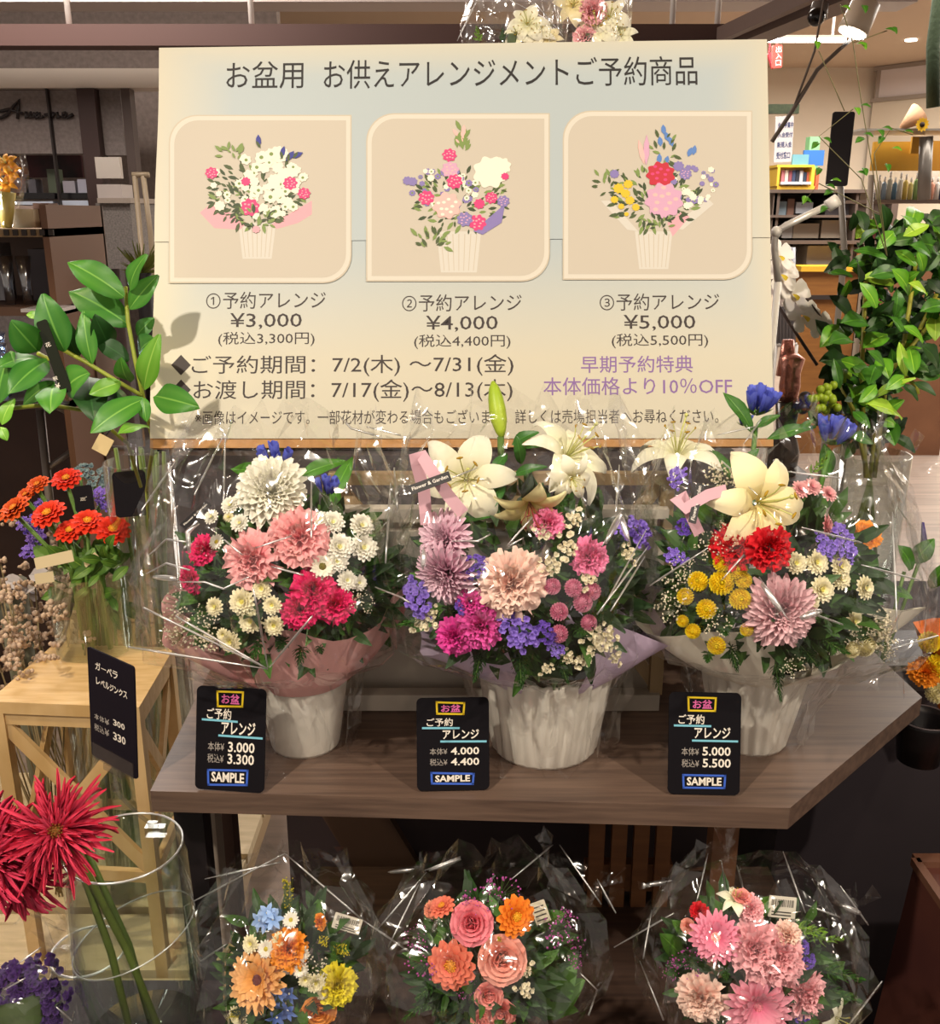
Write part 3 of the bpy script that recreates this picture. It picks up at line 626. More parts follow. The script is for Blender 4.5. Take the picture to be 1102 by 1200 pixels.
K = {
 'carn_picotee': carnation('#e64f78', '#f9b6b4', 1), 'carn_picotee2': carnation('#e85880', '#f9bab8', 2),
 'carn_hot': carnation('#c21250', '#ea2a6e', 3), 'carn_hot2': carnation('#b80f4c', '#e6286c', 4),
 'carn_pale': carnation('#f0a89c', '#fbdccb', 5), 'carn_mag': carnation('#bb1f7e', '#e64aa6', 6), 'carn_mag2': carnation('#b51c7c', '#e858ac', 7),
 'carn_red': carnation('#a30d14', '#d81c28', 8), 'carn_pink': carnation('#dd4f86', '#f58ab4', 9), 'carn_blush': carnation('#e88f9a', '#f6b8bd', 10),
 'carn_orange': carnation('#d96a10', '#f59a2a', 11), 'carn_yellow': carnation('#d8c414', '#f2e23a', 12), 'carn_coral': carnation('#d8583c', '#f09a78', 13),
 'mum_white': mum('#e6e2c0', '#f4f1e2', 14, cc='#e3df9a', W_=.13), 'mum_lav': mum('#dba6be', '#efccda', 15, cc='#c890aa', W_=.085, rings=10),
 'mum_pink': mum('#dd9fae', '#efc4c8', 16, cc='#d8b848', W_=.11), 
 'daisy_white': daisy('#f4f0de', '#f7f3e6', '#c9b83a', 17, n=16, W_=.14), 'daisy_dark': daisy('#f4ecd2', '#f7f0de', '#6b641c', 18, n=16, W_=.15, cr=.3),
 'spray_cream': daisy('#ece2a6', '#f6eecb', '#d8cf6a', 19, n=15, layers=4, W_=.17, cr=.24, name='spray_chrysanthemum'), 'spray_white': daisy('#efebd2', '#f6f3e6', '#d6d08a', 20, n=15, layers=4, W_=.17, cr=.22, name='spray_chrysanthemum'),
 'pom_yellow': pompom('#e6b800', '#fff03c', 21, cc='#f0cc10'), 'pom_pink': pompom('#cf6a94', '#f2aec4', 22, cc='#d87a9c'), 'pom_cream': pompom('#e2d89a', '#f2eac4', 23, cc='#d8cf70'), 'pom_flat': daisy('#e08e98', '#f0b4b4', '#d07a84', 24, n=14, layers=4, W_=.17, cr=.2, name='button_chrysanthemum'),
 'gentian': gentian('#2a2f9c', '#6a76de', 25), 'statice_purple': cluster('#6f4fb8', '#9a7ee2', 26), 'statice_deep': cluster('#5a3aa0', '#7a58c8', 27), 'statice_white': cluster('#dccfa6', '#efe6c8', 28, n=22, r=.2),
 'lily': lily('#e9e6b4', '#f8f5e6', 29), 'lily2': lily('#eae4b8', '#f7f3e4', 30), 'lily_cream': lily('#f0dd94', '#faf0cf', 31), 'lily_yellow': lily('#e6d870', '#f4eab8', 32, open_=.75, anther='#7a1c1c', fil='#9c3a2c'),
 'rose_pink': rose('#d84a66', '#f08c96', 33), 'rose_peach': rose('#dd7a62', '#f3aa98', 34), 'rose_orange': rose('#d9661c', '#f0a050', 35), 'rose_coral': rose('#e0606c', '#f4a094', 36),
 'gerb_peach': daisy('#e0953c', '#f0b878', '#6a3a3c', 37, n=22, layers=3, W_=.12, cr=.2, name='gerbera'), 'gerb_pink': daisy('#e0668c', '#f59ab2', '#f0b4a8', 38, n=22, layers=3, W_=.12, cr=.22, name='gerbera'), 'gerb_pink2': daisy('#dc6a8e', '#f4a6b6', '#e88a9a', 39, n=20, layers=3, W_=.12, cr=.18, name='gerbera'),
 'zin_coral': zinnia('#cc4838', '#f08468', '#e0952c', 40), 'zin_orange': zinnia('#d9560e', '#f58a28', '#e0a020', 41), 'zin_red': zinnia('#c01c08', '#e6381a', '#e09a1c', 42), 'zin_red2': zinnia('#b81a0a', '#df3018', '#d88f1c', 43), 'zin_orange_red': zinnia('#b9320c', '#dd5a20', '#d8841c', 44),
 'spider': spider('#a8183e', '#e8506e', 45), 'spider2': spider('#a2163a', '#e2486a', 46),
 'gyp': spray('#f0e6cc', 47), 'gyp_pink': spray('#c058a8', 48, n=44, r=.05, name='pink_babys_breath'), 'gyp_dense': spray('#efe4c6', 49, n=90, r=.062),
 'goldenrod': spray('#c6b830', 50, n=70, r=.035, name='goldenrod', sq=(.3, .3, 1.6)), 'star_blue': star('#7ea4dc', '#a8c4ee', 51), 'delph': star('#4a6fc8', '#7e9ce0', 52, 'delphinium'),
 'purple_puff': cluster('#22103a', '#46286a', 53, n=40, sq=(1, 1, .7), r=.22, name='purple_flower'), 'blue_eryngo': cluster('#55707c', '#8aa0a8', 54, n=20, r=.2, name='blue_filler'),
 'leaf_spray': lush('#2c5a1c', '#5d8a34', 55), 'leaf_spray2': lush('#2f5b22', '#4f8030', 56, n=30, w=.3), 'fern': lush('#1f4018', '#3c6a2a', 57, n=60, w=.12), 'bright_leaf': lush('#6d9a2c', '#a8c858', 58, n=20, w=.3),
}
def bloom(kind, parent, pos, nrm, r, roll=0., flat=1., rename=None):
    """one flower of a kind as a part of its thing, its centre or calyx as sub-parts; copies share mesh data"""
    n = V(nrm).normalized(); M = n.to_track_quat('Z', 'Y').to_matrix() @ Matrix.Rotation(roll, 3, 'Z')
    top = None
    for i, (nm, me) in enumerate(K[kind]):
        o = bpy.data.objects.new(rename if (rename and i == 0) else nm, me); COL.objects.link(o)
        if i == 0:
            o.parent = parent; o.location = V(pos) - ORG[parent.name]; o.rotation_euler = M.to_euler(); o.scale = (r, r, r*flat); top = o
            ORG[o.name] = V(pos)
        else: o.parent = top
    return top
# ================================================================== display table
m_wood = mat('#6d584b', .42, col2='#534239', nscale=5, stretch=(1.2, 26, 26), bump=.06, bscale=40)
A, B, C = PZ(176, 927, ZS), PZ(926, 947, ZS), PZ(1081, 817, ZS)
e = PZ(231, 816, ZS) - A; E = A + e*((1.62-A.y)/e.y); D = V((C.x-.03, 1.62, ZS))
tb = thing('display_table', 'grey brown wood grain display table with an angled right corner', 'table', (0.05, 1.25, 0))
b = MB(); b.prism([A, B, C, D, E], ZS-.026, ZS); part('tabletop', b, m_wood, tb)
m_dark = mat('#1d1618', .55); m_brn = mat('#4a3630', .55)
for x0, x1, Y, m in ((204, 238, .985, m_dark), (243, 252, 1.06, mat('#97897c', .6)), (254, 272, 1.10, m_brn), (838, 868, 1.12, mat('#7a5238', .6))):
    b = MB(); p0, p1 = PY(x0, 960, Y), PY(x1, 960, Y); b.box((p0.x, Y, 0), (p1.x, Y+.03, ZS-.026)); part('leg', b, m, tb)
b = MB(); b.box((E.x+.06, 1.45, 0), (D.x-.1, 1.47, ZS-.026)); part('back_panel', b, mat('#2a2022', .6, col2='#35282a', nscale=4), tb)
b = MB(); p0, p1 = PY(300, 980, 1.42), PY(470, 980, 1.42)
b.bar((p0.x, 1.44, ZS-.03), (p0.x+.28, 1.44, .25), .10, .02, 0, (0, 1, 0)); part('diagonal_brace', b, mat('#4f3a2e', .6), tb)
# lower shelf the bouquets stand on, and wooden crates behind them
b = MB(); b.box((-.25, .55, .38), (.50, 1.40, .40)); g = thing('lower_shelf', 'dark brown lower shelf board under the display table', 'shelf', (.15, 1.0, .0)); part('board', b, mat('#4d3a30', .5, col2='#3a2b25', nscale=5, stretch=(1.2, 20, 20)), g)
for sx in (-.2, .44):
    for sy in (.62, 1.34):
        b = MB(); b.box((sx-.02, sy-.02, 0), (sx+.02, sy+.02, .38)); part('leg', b, m_dark, g)
for i, (x0, x1, Y, dep, lab) in enumerate(((688, 792, 1.30, .10, 'wooden slatted crate in the dark below the table, left of the brown post'), )):
    g = thing('wooden_crate', lab, 'crate', V(((PY(x0, 1000, Y).x+PY(x1, 1000, Y).x)/2, Y+dep/2, .40)))
    xa, xb = PY(x0, 1000, Y).x, PY(x1, 1000, Y).x; mw = mat('#7d5230', .6, col2='#6a4226', nscale=6, stretch=(1, 1, 9))
    for k in range(4):
        b = MB(); xx = xa+(xb-xa)*(k+.1)/4; b.box((xx, Y, .40), (xx+(xb-xa)*.17, Y+.012, .76)); part('slat', b, mw, g)
    for zz in (.42, .62):
        b = MB(); b.box((xa, Y+.012, zz), (xb, Y+.03, zz+.05)); part('rail', b, mw, g)
# dark cloth covered table at the right
g = thing('draped_table', 'low table draped in dark cloth right of the display table', 'table', V((.95, 1.75, 0)))
b = MB(); xr = PY(905, 900, 1.36).x
b.add([(xr, 1.36, .0), (1.9, 1.30, .0), (1.9, 1.9, 0), (xr, 1.9, 0), (xr+.05, 1.42, .72), (1.9, 1.36, .72), (1.9, 1.9, .72), (xr+.05, 1.9, .72)], [(0,1,5,4),(1,2,6,5),(2,3,7,6),(3,0,4,7),(4,5,6,7)])
part('cloth', b, mat('#2c2429', .85, bump=.2, bscale=12), g)
b = MB(); b.box((xr+.06, 1.44, 0), (1.88, 1.88, .71)); part('frame', b, m_dark, g)
g = thing('black_cup', 'round black cup on the dark draped table at the right', 'cup', PZ(1076, 890, .72))
b = MB(); c = PZ(1076, 890, .72); b.lathe(c, [(0, 0), (.028, 0), (.036, .06), (.037, .066), (.034, .066), (.032, .056), (0, .012)], 28); part('body', b, mat('#141113', .35), g, True)
b = MB(); b.tube([c+V((.0365*math.cos(a), .0365*math.sin(a), .066)) for a in [2*PI*i/28 for i in range(29)]], .0013, 5); part('rim', b, mat('#5c5254', .3), g, True)
g = thing('terracotta_planter', 'dark red brown square planter at the lower right picture edge', 'planter', PY(1120, 1160, 1.0))
b = MB(); p = PY(1072, 1012, 1.2); b.add([(p.x, 1.0, p.z), (p.x+.2, .98, p.z), (p.x+.2, 1.2, p.z), (p.x, 1.2, p.z), (p.x-.03, 1.02, .2), (p.x+.2, 1.0, .2), (p.x+.2, 1.2, .2), (p.x-.03, 1.2, .2)], [(3,2,1,0),(0,1,5,4),(1,2,6,5),(2,3,7,6),(3,0,4,7),(4,5,6,7)])
b.box((p.x-.03, 1.02, .0), (p.x+.2, 1.2, .2)); part('body', b, mat('#4b2622', .6, col2='#5c3328', nscale=5), g)
b = MB(); b.bar((p.x, 1.2, p.z+.004), (p.x+.2, 1.2, p.z+.004), .02, .012); b.bar((p.x, 1.2, p.z+.004), (p.x, 1.0, p.z+.004), .012, .012); part('rim', b, mat('#6d4836', .6), g)
g = thing('orange_wrapped_bouquet', 'orange paper wrapped bouquet with yellow flowers at the right edge beside the table', 'bouquet', PZ(1112, 842, .72))
p = PZ(1112, 842, .72); q0 = PY(1098, 800, p.y-.02)
b = MB(); b.lathe(p, [(.012, 0), (.02, .03), (.05, .11), (.062, .14)], 10, flute=lambda a, z: 1+.1*math.sin(3*a)); part('paper_wrap', b, mat('#d9701c', .6), g)
for x, y, r, k in ((1084, 788, 17, 'carn_orange'), (1098, 812, 13, 'pom_cream'), (1100, 780, 15, 'pom_yellow'), (1090, 752, 13, 'pom_yellow')):
    bloom(k, g, PY(x, y, p.y-.03), (-.3, -1, .7), r/FPX*1.5)
# blue grey box corner behind the table corner
g = thing('blue_grey_box', 'dark blue grey box behind the right corner of the display table', 'box', V((PY(1062, 800, 1.5).x, 1.5, 0)))
b = MB(); p = PY(1036, 792, 1.44); b.box((p.x, 1.44, .72), (p.x+.11, 1.58, PY(1050, 780, 1.44).z)); part('body', b, mat('#43434c', .6), g)

# ================================================================== risers, crate and the big sign
g = thing('dark_riser', 'dark grey riser box under the big sign behind the flowers', 'riser', V((.0, 1.36, ZS)))
zs_b = P(175, 525, 1.335).z
b = MB(); b.box((-.40, 1.275, ZS), (.36, 1.50, zs_b-.004)); part('body', b, mat('#4a4446', .7, bump=.1), g)
Yc = 1.13
m_pale = mat('#b39a74', .6, col2='#9a8262', nscale=6, stretch=(6, 1, 1)); m_white = mat('#cfc6b8', .55, col2='#b9b0a2', nscale=8)
g = thing('white_washed_crate', 'pale wooden crate with diagonal braces standing behind the flower pots', 'crate', V((PY(580, 835, Yc).x, Yc+.05, ZS)))
xa, xb = PY(392, 700, Yc).x, PY(775, 700, Yc).x; zt = PY(580, 560, Yc).z; zm = PY(580, 598, Yc).z
def cpart(n, p, q, w, h, m):
    b = MB(); b.bar(p, q, w, h, 0, (0, 1, 0)); part(n, b, m, g)
cpart('rail', (xa, Yc, zt), (xb, Yc, zt), .014, .014, m_pale); cpart('rail', (xa, Yc-.006, zm), (xb, Yc-.006, zm), .012, .02, m_white)
cpart('rail', (xa-.02, Yc, ZS+.012), (xb+.004, Yc, ZS+.012), .022, .02, m_white); cpart('rail', (xa-.02, Yc, zm-.05), (xb, Yc, zm-.05), .05, .012, m_white)
for x in (xa, (xa+xb)/2, xb): cpart('post', (x, Yc+.004, ZS+.02), (x, Yc+.004, zt), .016, .014, m_pale)
mid = (xa+xb)/2
for p, q_ in ((xa, mid), (mid, xa), (mid, xb), (xb, mid)): cpart('diagonal_brace', (p, Yc+.012, zt), (q_, Yc+.012, ZS+.03), .016, .008, m_pale)
b = MB(); b.box((xa, Yc+.03, ZS), (xb, Yc+.04, zm-.02)); part('back_panel', b, m_white, g)

TL, TR, BL, BR = P(187.5, 57, 1.372), P(898.5, 47.5, 1.352), P(175.5, 524, 1.335), P(907, 523, 1.315)
Q = Quad(BL, BR, TL, TR)
sg = thing('poster_board', 'large cream Japanese poster board with three printed flower arrangements', 'sign', Q.at(0, -Q.h/2))
uv = [Q.uv(*p) for p in ((175.5, 525), (907, 523), (898.5, 47.5), (187.5, 57))]
b = MB(); b.slab(Q, uv, -.016, -.001); part('board', b, mat('#c8955c', .6, col2='#b5824c', nscale=10, stretch=(4, 1, 1)), sg)
# printed sheets: cream edges around a pale blue grey middle
pm_ = mat('#ded9c6', .55, col2=None)
def poster_mat():
    m = bpy.data.materials.new('poster_print'); m.use_nodes = True; nt = m.node_tree; bs = nt.nodes['Principled BSDF']; bs.inputs['Roughness'].default_value = .5
    a = nt.nodes.new('ShaderNodeAttribute'); a.attribute_name = 't'
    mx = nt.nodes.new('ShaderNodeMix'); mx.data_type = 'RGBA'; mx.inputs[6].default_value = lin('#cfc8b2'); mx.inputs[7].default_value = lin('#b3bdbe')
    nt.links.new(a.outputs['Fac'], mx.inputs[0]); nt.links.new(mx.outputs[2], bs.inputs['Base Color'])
    return m
def sheet(x0, y0, x1, y1, d, nx=40, ny=20):
    b = MB(); vs, ts = [], []
    for j in range(ny+1):
        for i in range(nx+1):
            x = x0+(x1-x0)*i/nx; y = y0+(y1-y0)*j/ny
            fx = (x-187.5)/710; lx = 187.5-(y-57)*.0257; rx = 898.5+(y-47.5)*.018
            xx = lx+(rx-lx)*((x-187.5)/711); yy = y-10*fx*(1-(y-57)/468)*1.0
            u, v = Q.uv(xx, yy); wob = 0
            if i == 0: u -= .0008*math.sin(v*25)
            vs.append(Q.at(u, v, d+max(0, wob)))
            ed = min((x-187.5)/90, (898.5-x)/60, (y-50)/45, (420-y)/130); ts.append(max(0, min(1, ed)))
    b.add(vs, [(j*(nx+1)+i+nx+1, j*(nx+1)+i+nx+2, j*(nx+1)+i+1, j*(nx+1)+i) for j in range(ny) for i in range(nx)], 0, ts)
    return b
PMAT = poster_mat()
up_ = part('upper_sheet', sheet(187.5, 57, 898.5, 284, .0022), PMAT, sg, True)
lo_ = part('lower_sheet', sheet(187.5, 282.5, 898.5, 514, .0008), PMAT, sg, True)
# black lettering
b = MB(); dT = .0011
write(b, Q, 'お盆用', (266, 73, 356, 105), .0026, 0, .0)
write(b, Q, 'お供えアレンジメントご予約商品', (380, 69, 817, 103), .0026, 0, .0)
part('title_lettering', b, mat('#2a2726', .6), up_)
b = MB()
for n_, s0, s1, x, y in (('①', '¥3,000', '(税込3,300円)', 312, 352), ('②', '¥4,000', '(税込4,400円)', 541.5, 355), ('③', '¥5,000', '(税込5,500円)', 773, 354)):
    write(b, Q, n_+'予約アレンジ', (x-70, y-10, x+70, y+10), dT); write(b, Q, s0, (x-42, y+15, x+42, y+34), dT, 0, .002); write(b, Q, s1, (x-56, y+37, x+57, y+54), dT)
write(b, Q, 'ご予約期間：7/2(木) ～7/31(金)', (225, 416, 602, 441), dT, 0, .0)
write(b, Q, 'お渡し期間：7/17(金)～8/13(木)', (227, 445, 601, 471), dT, 0, .0)
write(b, Q, '※画像はイメージです。一部花材が変わる場合もございます。詳しくは売場担当者へお尋ねください。', (229, 480, 842, 497), dT)
for y in (428, 457):
    b.add([Q.at(*Q.uv(*p), dT) for p in ((201, y), (212.5, y+12), (224, y), (212.5, y-12))], [(0, 1, 2, 3)])
part('lettering', b, mat('#3d3432', .6), lo_)
b = MB(); write(b, Q, '早期予約特典', (681, 417, 812, 437), dT, 0, .003); write(b, Q, '本体価格より10％OFF', (637, 442, 858, 463), dT, 0, .003)
part('purple_lettering', b, mat('#8c6aa4', .6), lo_)
# the three printed pictures
MP = [mat(c, .55) for c in ('#dad3c4', '#c9bfae', '#d6d0c4', '#4c5a32', '#7f9450', '#f2ecd8', '#e0427c', '#f4bcb4', '#3b3f92', '#8a7cb4', '#d8a6c0', '#e2c02c', '#c62c3c', '#e6a8b0', '#5c84c4', '#c9bda8', '#3c4a2c')]
(BORD, PANEL, POT, LEAF, LEAF2, WHT, HOT, PALE, BLUE, LAV, MUM, YEL, RED, PNK, SKY, SHAD, DK) = range(17)
INNER = {HOT: PNK, MUM: PALE, RED: HOT, PALE: WHT, LAV: MUM}
class Print:
    def __init__(s): s.b = MB(); s.k = 0
    def poly(s, pts, m, lift=None):
        s.k += 1; d = .0027+.0000035*s.k if lift is None else lift
        s.b.add([Q.at(*Q.uv(*p), d) for p in pts], [tuple(range(len(pts)))[::-1]], m)
    def flower(s, x, y, r, m, n=8, c=None, R=random.Random(5)):
        ph = R.random()*6; s.poly([(x+r*(.88+.09*math.cos(n*a+ph))*math.cos(a)*1.0, y+r*(.88+.09*math.cos(n*a+ph))*math.sin(a)*.92) for a in [2*PI*i/56 for i in range(56)]], m)
        if c is not None: s.poly([(x+r*.3*math.cos(a), y+r*.28*math.sin(a)) for a in [2*PI*i/10 for i in range(10)]], c)
        if r > 7 and m in INNER:
            for q_ in range(9):
                aa = q_*2.4+ph; rr_ = r*(.25+.055*q_); s.poly([(x+rr_*math.cos(aa)+r*.13*math.cos(b_), y+rr_*math.sin(aa)*.9+r*.09*math.sin(b_)) for b_ in [2*PI*i/8 for i in range(8)]], INNER[m])
    def blade(s, x, y, L, a, m, w=.22):
        ca, sa = math.cos(a), math.sin(a); s.poly([(x+ca*L*t-sa*L*w*k, y+sa*L*t+ca*L*w*k) for t, k in ((0, 0), (.35, .8), (.7, .7), (1, 0), (.7, -.7), (.35, -.8))], m)
    def panel(s, x0, y0, x1, y1):
        def rr(x0, y0, x1, y1, r):
            o = [(x0+r-r*math.cos(a), y0+r-r*math.sin(a)) for a in [PI/2*i/8 for i in range(9)]] + [(x1, y0)]
            return o + [(x1-r+r*math.cos(a), y1-r+r*math.sin(a)) for a in [PI/2*i/8 for i in range(9)]] + [(x0, y1)]
        s.poly(rr(x0-1.5, y0-1.5, x1+1.5, y1+1.5, 33), SHAD, .00235); s.poly(rr(x0, y0, x1, y1, 32), BORD, .0025); s.poly(rr(x0+5, y0+5, x1-5, y1-5, 28), PANEL, .00265)
R5 = random.Random(12)
def scatter(p, cx, cy, rx, ry, n, ms, r0, r1, kind='blade', top=False):
    for i in range(n):
        a = R5.uniform(PI, 2*PI) if top else R5.uniform(0, 2*PI); q = math.sqrt(R5.random()); x, y = cx+rx*q*math.cos(a), cy+ry*q*math.sin(a); m = R5.choice(ms)
        if kind == 'blade': p.blade(x, y, R5.uniform(r0, r1), math.atan2(y-cy-8, x-cx)+R5.uniform(-.7, .7), m)
        else: p.flower(x, y, R5.uniform(r0, r1), m, R5.choice((6, 8)), LEAF2 if R5.random() < .5 else None)
def pot(p, x, y0, y1, w0, w1):
    p.poly([(x-w0, y0), (x+w0, y0), (x+w1, y1), (x-w1, y1)], POT)
    for k in range(-3, 4): p.poly([(x+k*w0*.27-.5, y0+3), (x+k*w0*.27+.5, y0+3), (x+k*w1*.27+.4, y1-2), (x+k*w1*.27-.4, y1-2)], SHAD)
p1 = Print(); p1.panel(200, 137, 411, 331); pot(p1, 302, 262, 304, 22, 17)
p1.poly([(235, 250), (250, 238), (290, 262), (282, 270), (252, 268)], PNK); p1.poly([(318, 264), (366, 236), (366, 252), (350, 262), (325, 269)], PNK)
scatter(p1, 302, 228, 54, 38, 120, (LEAF, LEAF, LEAF2, DK), 6, 13); scatter(p1, 300, 236, 44, 26, 90, (DK, LEAF), 5, 10); scatter(p1, 304, 222, 58, 38, 62, (WHT,), 4, 7.5, 'f'); scatter(p1, 322, 205, 30, 28, 30, (WHT,), 5, 9, 'f')
for x, y, r, m in ((294, 244, 12, HOT), (249, 204, 8, HOT), (341, 216, 9, HOT), (357, 228, 8, HOT), (289, 214, 6, HOT), (301, 270, 5, PNK)): p1.flower(x, y, r, m)
for x, y, a in ((304, 174, -1.6), (330, 187, -1.3), (336, 190, -.9), (342, 186, -.4)): p1.blade(x, y, 15, a, BLUE, .25); p1.blade(x+2, y+1, 10, a-.5, LEAF)
scatter(p1, 275, 182, 14, 9, 14, (LEAF2,), 6, 12); scatter(p1, 300, 258, 20, 8, 20, (LEAF2, DK), 6, 12)
p2 = Print(); p2.panel(431, 135, 643, 329); pot(p2, 538, 272, 320, 26, 21)
scatter(p2, 540, 238, 52, 34, 110, (LEAF, DK, LEAF2), 6, 13); scatter(p2, 540, 178, 6, 26, 18, (LEAF2, PALE), 5, 16, 'blade', True)
scatter(p2, 520, 222, 40, 24, 40, (WHT, LAV), 3, 5, 'f'); scatter(p2, 505, 285, 18, 14, 26, (LEAF2, LEAF), 7, 13)
p2.poly([(555, 272), (592, 240), (588, 262), (566, 276)], LAV)
for x, y, r, m in ((575, 203, 22, WHT), (588, 196, 12, WHT), (528, 200, 11, MUM), (524, 242, 18, PALE), (533, 214, 10, HOT), (527, 183, 9, HOT), (500, 233, 10, HOT), (562, 240, 7, HOT), (576, 233, 8, HOT), (560, 262, 11, HOT), (590, 237, 8, LAV), (478, 213, 6, LAV), (484, 214, 6, LAV), (545, 258, 10, LAV), (592, 208, 5, HOT)): p2.flower(x, y, r, m)
p3 = Print(); p3.panel(661, 132, 880, 327); pot(p3, 766, 272, 316, 22, 17)
p3.poly([(704, 236), (716, 236), (748, 272), (735, 270)], POT); p3.poly([(784, 268), (830, 234), (836, 240), (800, 270)], POT); p3.poly([(782, 262), (800, 248), (808, 255), (788, 278)], PNK)
scatter(p3, 766, 236, 52, 34, 130, (LEAF, DK, DK, LEAF2), 6, 13); scatter(p3, 712, 215, 14, 12, 16, (LEAF2, LEAF), 7, 12); scatter(p3, 815, 218, 26, 26, 30, (WHT, LAV), 2.5, 4.5, 'f')
for x, y in ((778, 154), (783, 162), (774, 168), (788, 168), (772, 188), (779, 190), (806, 180), (812, 178)): p3.blade(x, y+5, 12, -1.5+R5.uniform(-.6, .6), SKY, .3)
scatter(p3, 779, 178, 14, 20, 16, (LEAF, LEAF2), 7, 13); p3.blade(757, 195, 36, -1.55, MUM, .12); p3.blade(755, 194, 30, -1.8, PALE, .12)
for x, y, r, m in ((725, 222, 7, YEL), (733, 228, 6, YEL), (720, 235, 5, YEL), (738, 236, 6, YEL), (728, 243, 4, YEL), (736, 217, 6, YEL), (745, 244, 5, YEL), (734, 252, 3, YEL), (795, 196, 7, LAV), (803, 205, 8, LAV), (720, 205, 6, LAV), (774, 206, 18, RED), (778, 236, 24, MUM), (805, 226, 5, WHT), (812, 232, 5, WHT), (805, 242, 5, WHT)): p3.flower(x, y, r, m, 9)
scatter(p3, 772, 262, 16, 6, 12, (LEAF2, DK), 6, 10)
for p in (p1, p2, p3): part('printed_picture', p.b, MP, up_)
# clear clip holding the poster edge
def clip(name, lab, c, s):
    g = thing(name, lab, 'clip', c)
    b = MB(); b.box(c+V((-s, -s*.5, -s*.6)), c+V((s, s*.3, s*.5))); part('jaw', b, ACRYL, g)
    b = MB(); b.box(c+V((-s*.5, -s*.9, s*.1)), c+V((s*.5, -s*.5, s*1.4))); part('lever', b, ACRYL, g)
clip('acrylic_clip', 'clear acrylic clip at the lower left corner of the poster board', P(165, 522, 1.345), .02)
# tall stand behind the sign with two wrapped bouquets on it
b = MB(); b.box((-.25, 1.62, 0), (.35, 1.95, 1.55)); solo('tall_stand', b, mat('#3b3230', .6), 'tall dark stand hidden behind the big poster board', 'stand')

# ================================================================== pots, papers, flowers and film
def dome(parent, cen, R, flowers, bulge=.75, nscale=1.0):
    """flowers on a dome about cen: pixel place, pixel radius"""
    z0 = slant(cen); r0 = cen-CAM; cx = 551+FPX*r0.dot(RT)/z0; cy = 600-FPX*r0.dot(UP)/z0; Rp = R*FPX/z0
    out = []
    rng = random.Random(int(cx))
    for f in flowers:
        k, x, y, r = f[:4]; o = f[4] if len(f) > 4 else {}
        dx, dy = (x-cx)/Rp, (y-cy)/(Rp*o.get('ey', 1.12)); h = math.sqrt(max(.0, 1-dx*dx-dy*dy))
        z = z0 - R*bulge*h + o.get('dz', 0)
        n = RT*dx*.8 - UP*(dy*.75-.22) - FWD*(h*.8+.55)
        if 'n' in o: n = RT*o['n'][0] + UP*o['n'][1] - FWD*o['n'][2]
        out.append(bloom(k, parent, P(x, y, z), n, r*z/FPX*nscale, o.get('roll', rng.uniform(0, 6.28)), o.get('flat', 1)))
    return out
def foliage(parent, cen, R, n, size, seed, mats, squash=(1, 1, .8), up=0.1, w=.34, name='filler_foliage', lo=-.6, lift=0):
    """dark leafy filler over the inner dome"""
    rng = random.Random(seed); b = MB()
    for i in range(n):
        d_ = V((rng.gauss(0, 1), rng.gauss(0, 1)-.5, rng.gauss(0, .8)+up)).normalized()
        if d_.z < lo: d_.z = lo
        p = cen + V((d_.x*R*squash[0], d_.y*R*squash[1], d_.z*R*squash[2]+lift))*rng.uniform(.62, .95)
        t = (d_ + V((rng.uniform(-.9, .9), rng.uniform(-.9, .9), rng.uniform(-.6, .8)))).normalized()
        b.leaf(p, p+t*size*rng.uniform(.6, 1.3), w, (rng.uniform(-.5, .5), -1, .6), n=3, mi=rng.randrange(len(mats)))
    return part(name, b, mats, parent, True, stuff=True)
def ringfilm(parent, rings, seed, n=44, amp=.012, name='cellophane_wrap', open_top=True, jag=.02, m=None):
    """crumpled clear sleeve through rings (centre, rx, ry): folds run up the sleeve and widen with height"""
    rng = random.Random(seed); fold = [rng.uniform(-1, 1) for _ in range(n)]; k = len(rings); b = MB(); vs = []
    sub = []
    for i in range(k-1):
        for s in range(2): 
            u = s/2; c0, x0, y0 = rings[i]; c1, x1, y1 = rings[i+1]; sub.append((V(c0).lerp(V(c1), u), x0+(x1-x0)*u, y0+(y1-y0)*u))
    sub.append((V(rings[-1][0]), rings[-1][1], rings[-1][2])); kk = len(sub)
    for i, (c, rx, ry) in enumerate(sub):
        h = i/(kk-1)
        for j in range(n):
            a = 2*PI*(j+.35*rng.uniform(-1, 1))/n; f = amp*(fold[j]*(.45+.9*h) + .55*rng.uniform(-1, 1))
            dz = jag*fold[(j*3) % n]*max(0, h-.8)*5
            vs.append(c + V(((rx+f)*math.cos(a), (ry+f)*math.sin(a), dz+rng.uniform(-.004, .004))))
    fs = []
    for i in range(kk-1):
        for j in range(n):
            q = (i*n+j, i*n+(j+1) % n, (i+1)*n+(j+1) % n, (i+1)*n+j)
            fs += [(q[0], q[1], q[2]), (q[0], q[2], q[3])] if (i+j) % 2 else [(q[0], q[1], q[3]), (q[1], q[2], q[3])]
    b.add(vs, fs)
    return part(name, b, m or FILM, parent, False)
def creases(film, lines, r=.0011, name='crease'):
    for pts in lines:
        b = MB(); n = len(pts); b.tube(pts, [r*(.35+.65*math.sin(PI*(i+.35)/(n+.3))) for i in range(n)], 6); part('crease', b, CREASE, film, True)  # fold tubes added to carry the film's bright highlight streaks
def crl(film, items, r=.0011):
    """creases given as pixel runs with a slant distance at both ends"""
    L = []
    for it in items:
        (x0, y0, z0), (x1, y1, z1) = it[0], it[-1]
        L.append([P(x, y, z) for x, y, z in it] if len(it) > 2 else [P(x0+(x1-x0)*t, y0+(y1-y0)*t, z0+(z1-z0)*t-.002*math.sin(PI*t)) for t in (0, .25, .5, .75, 1)])
    creases(film, L, r)
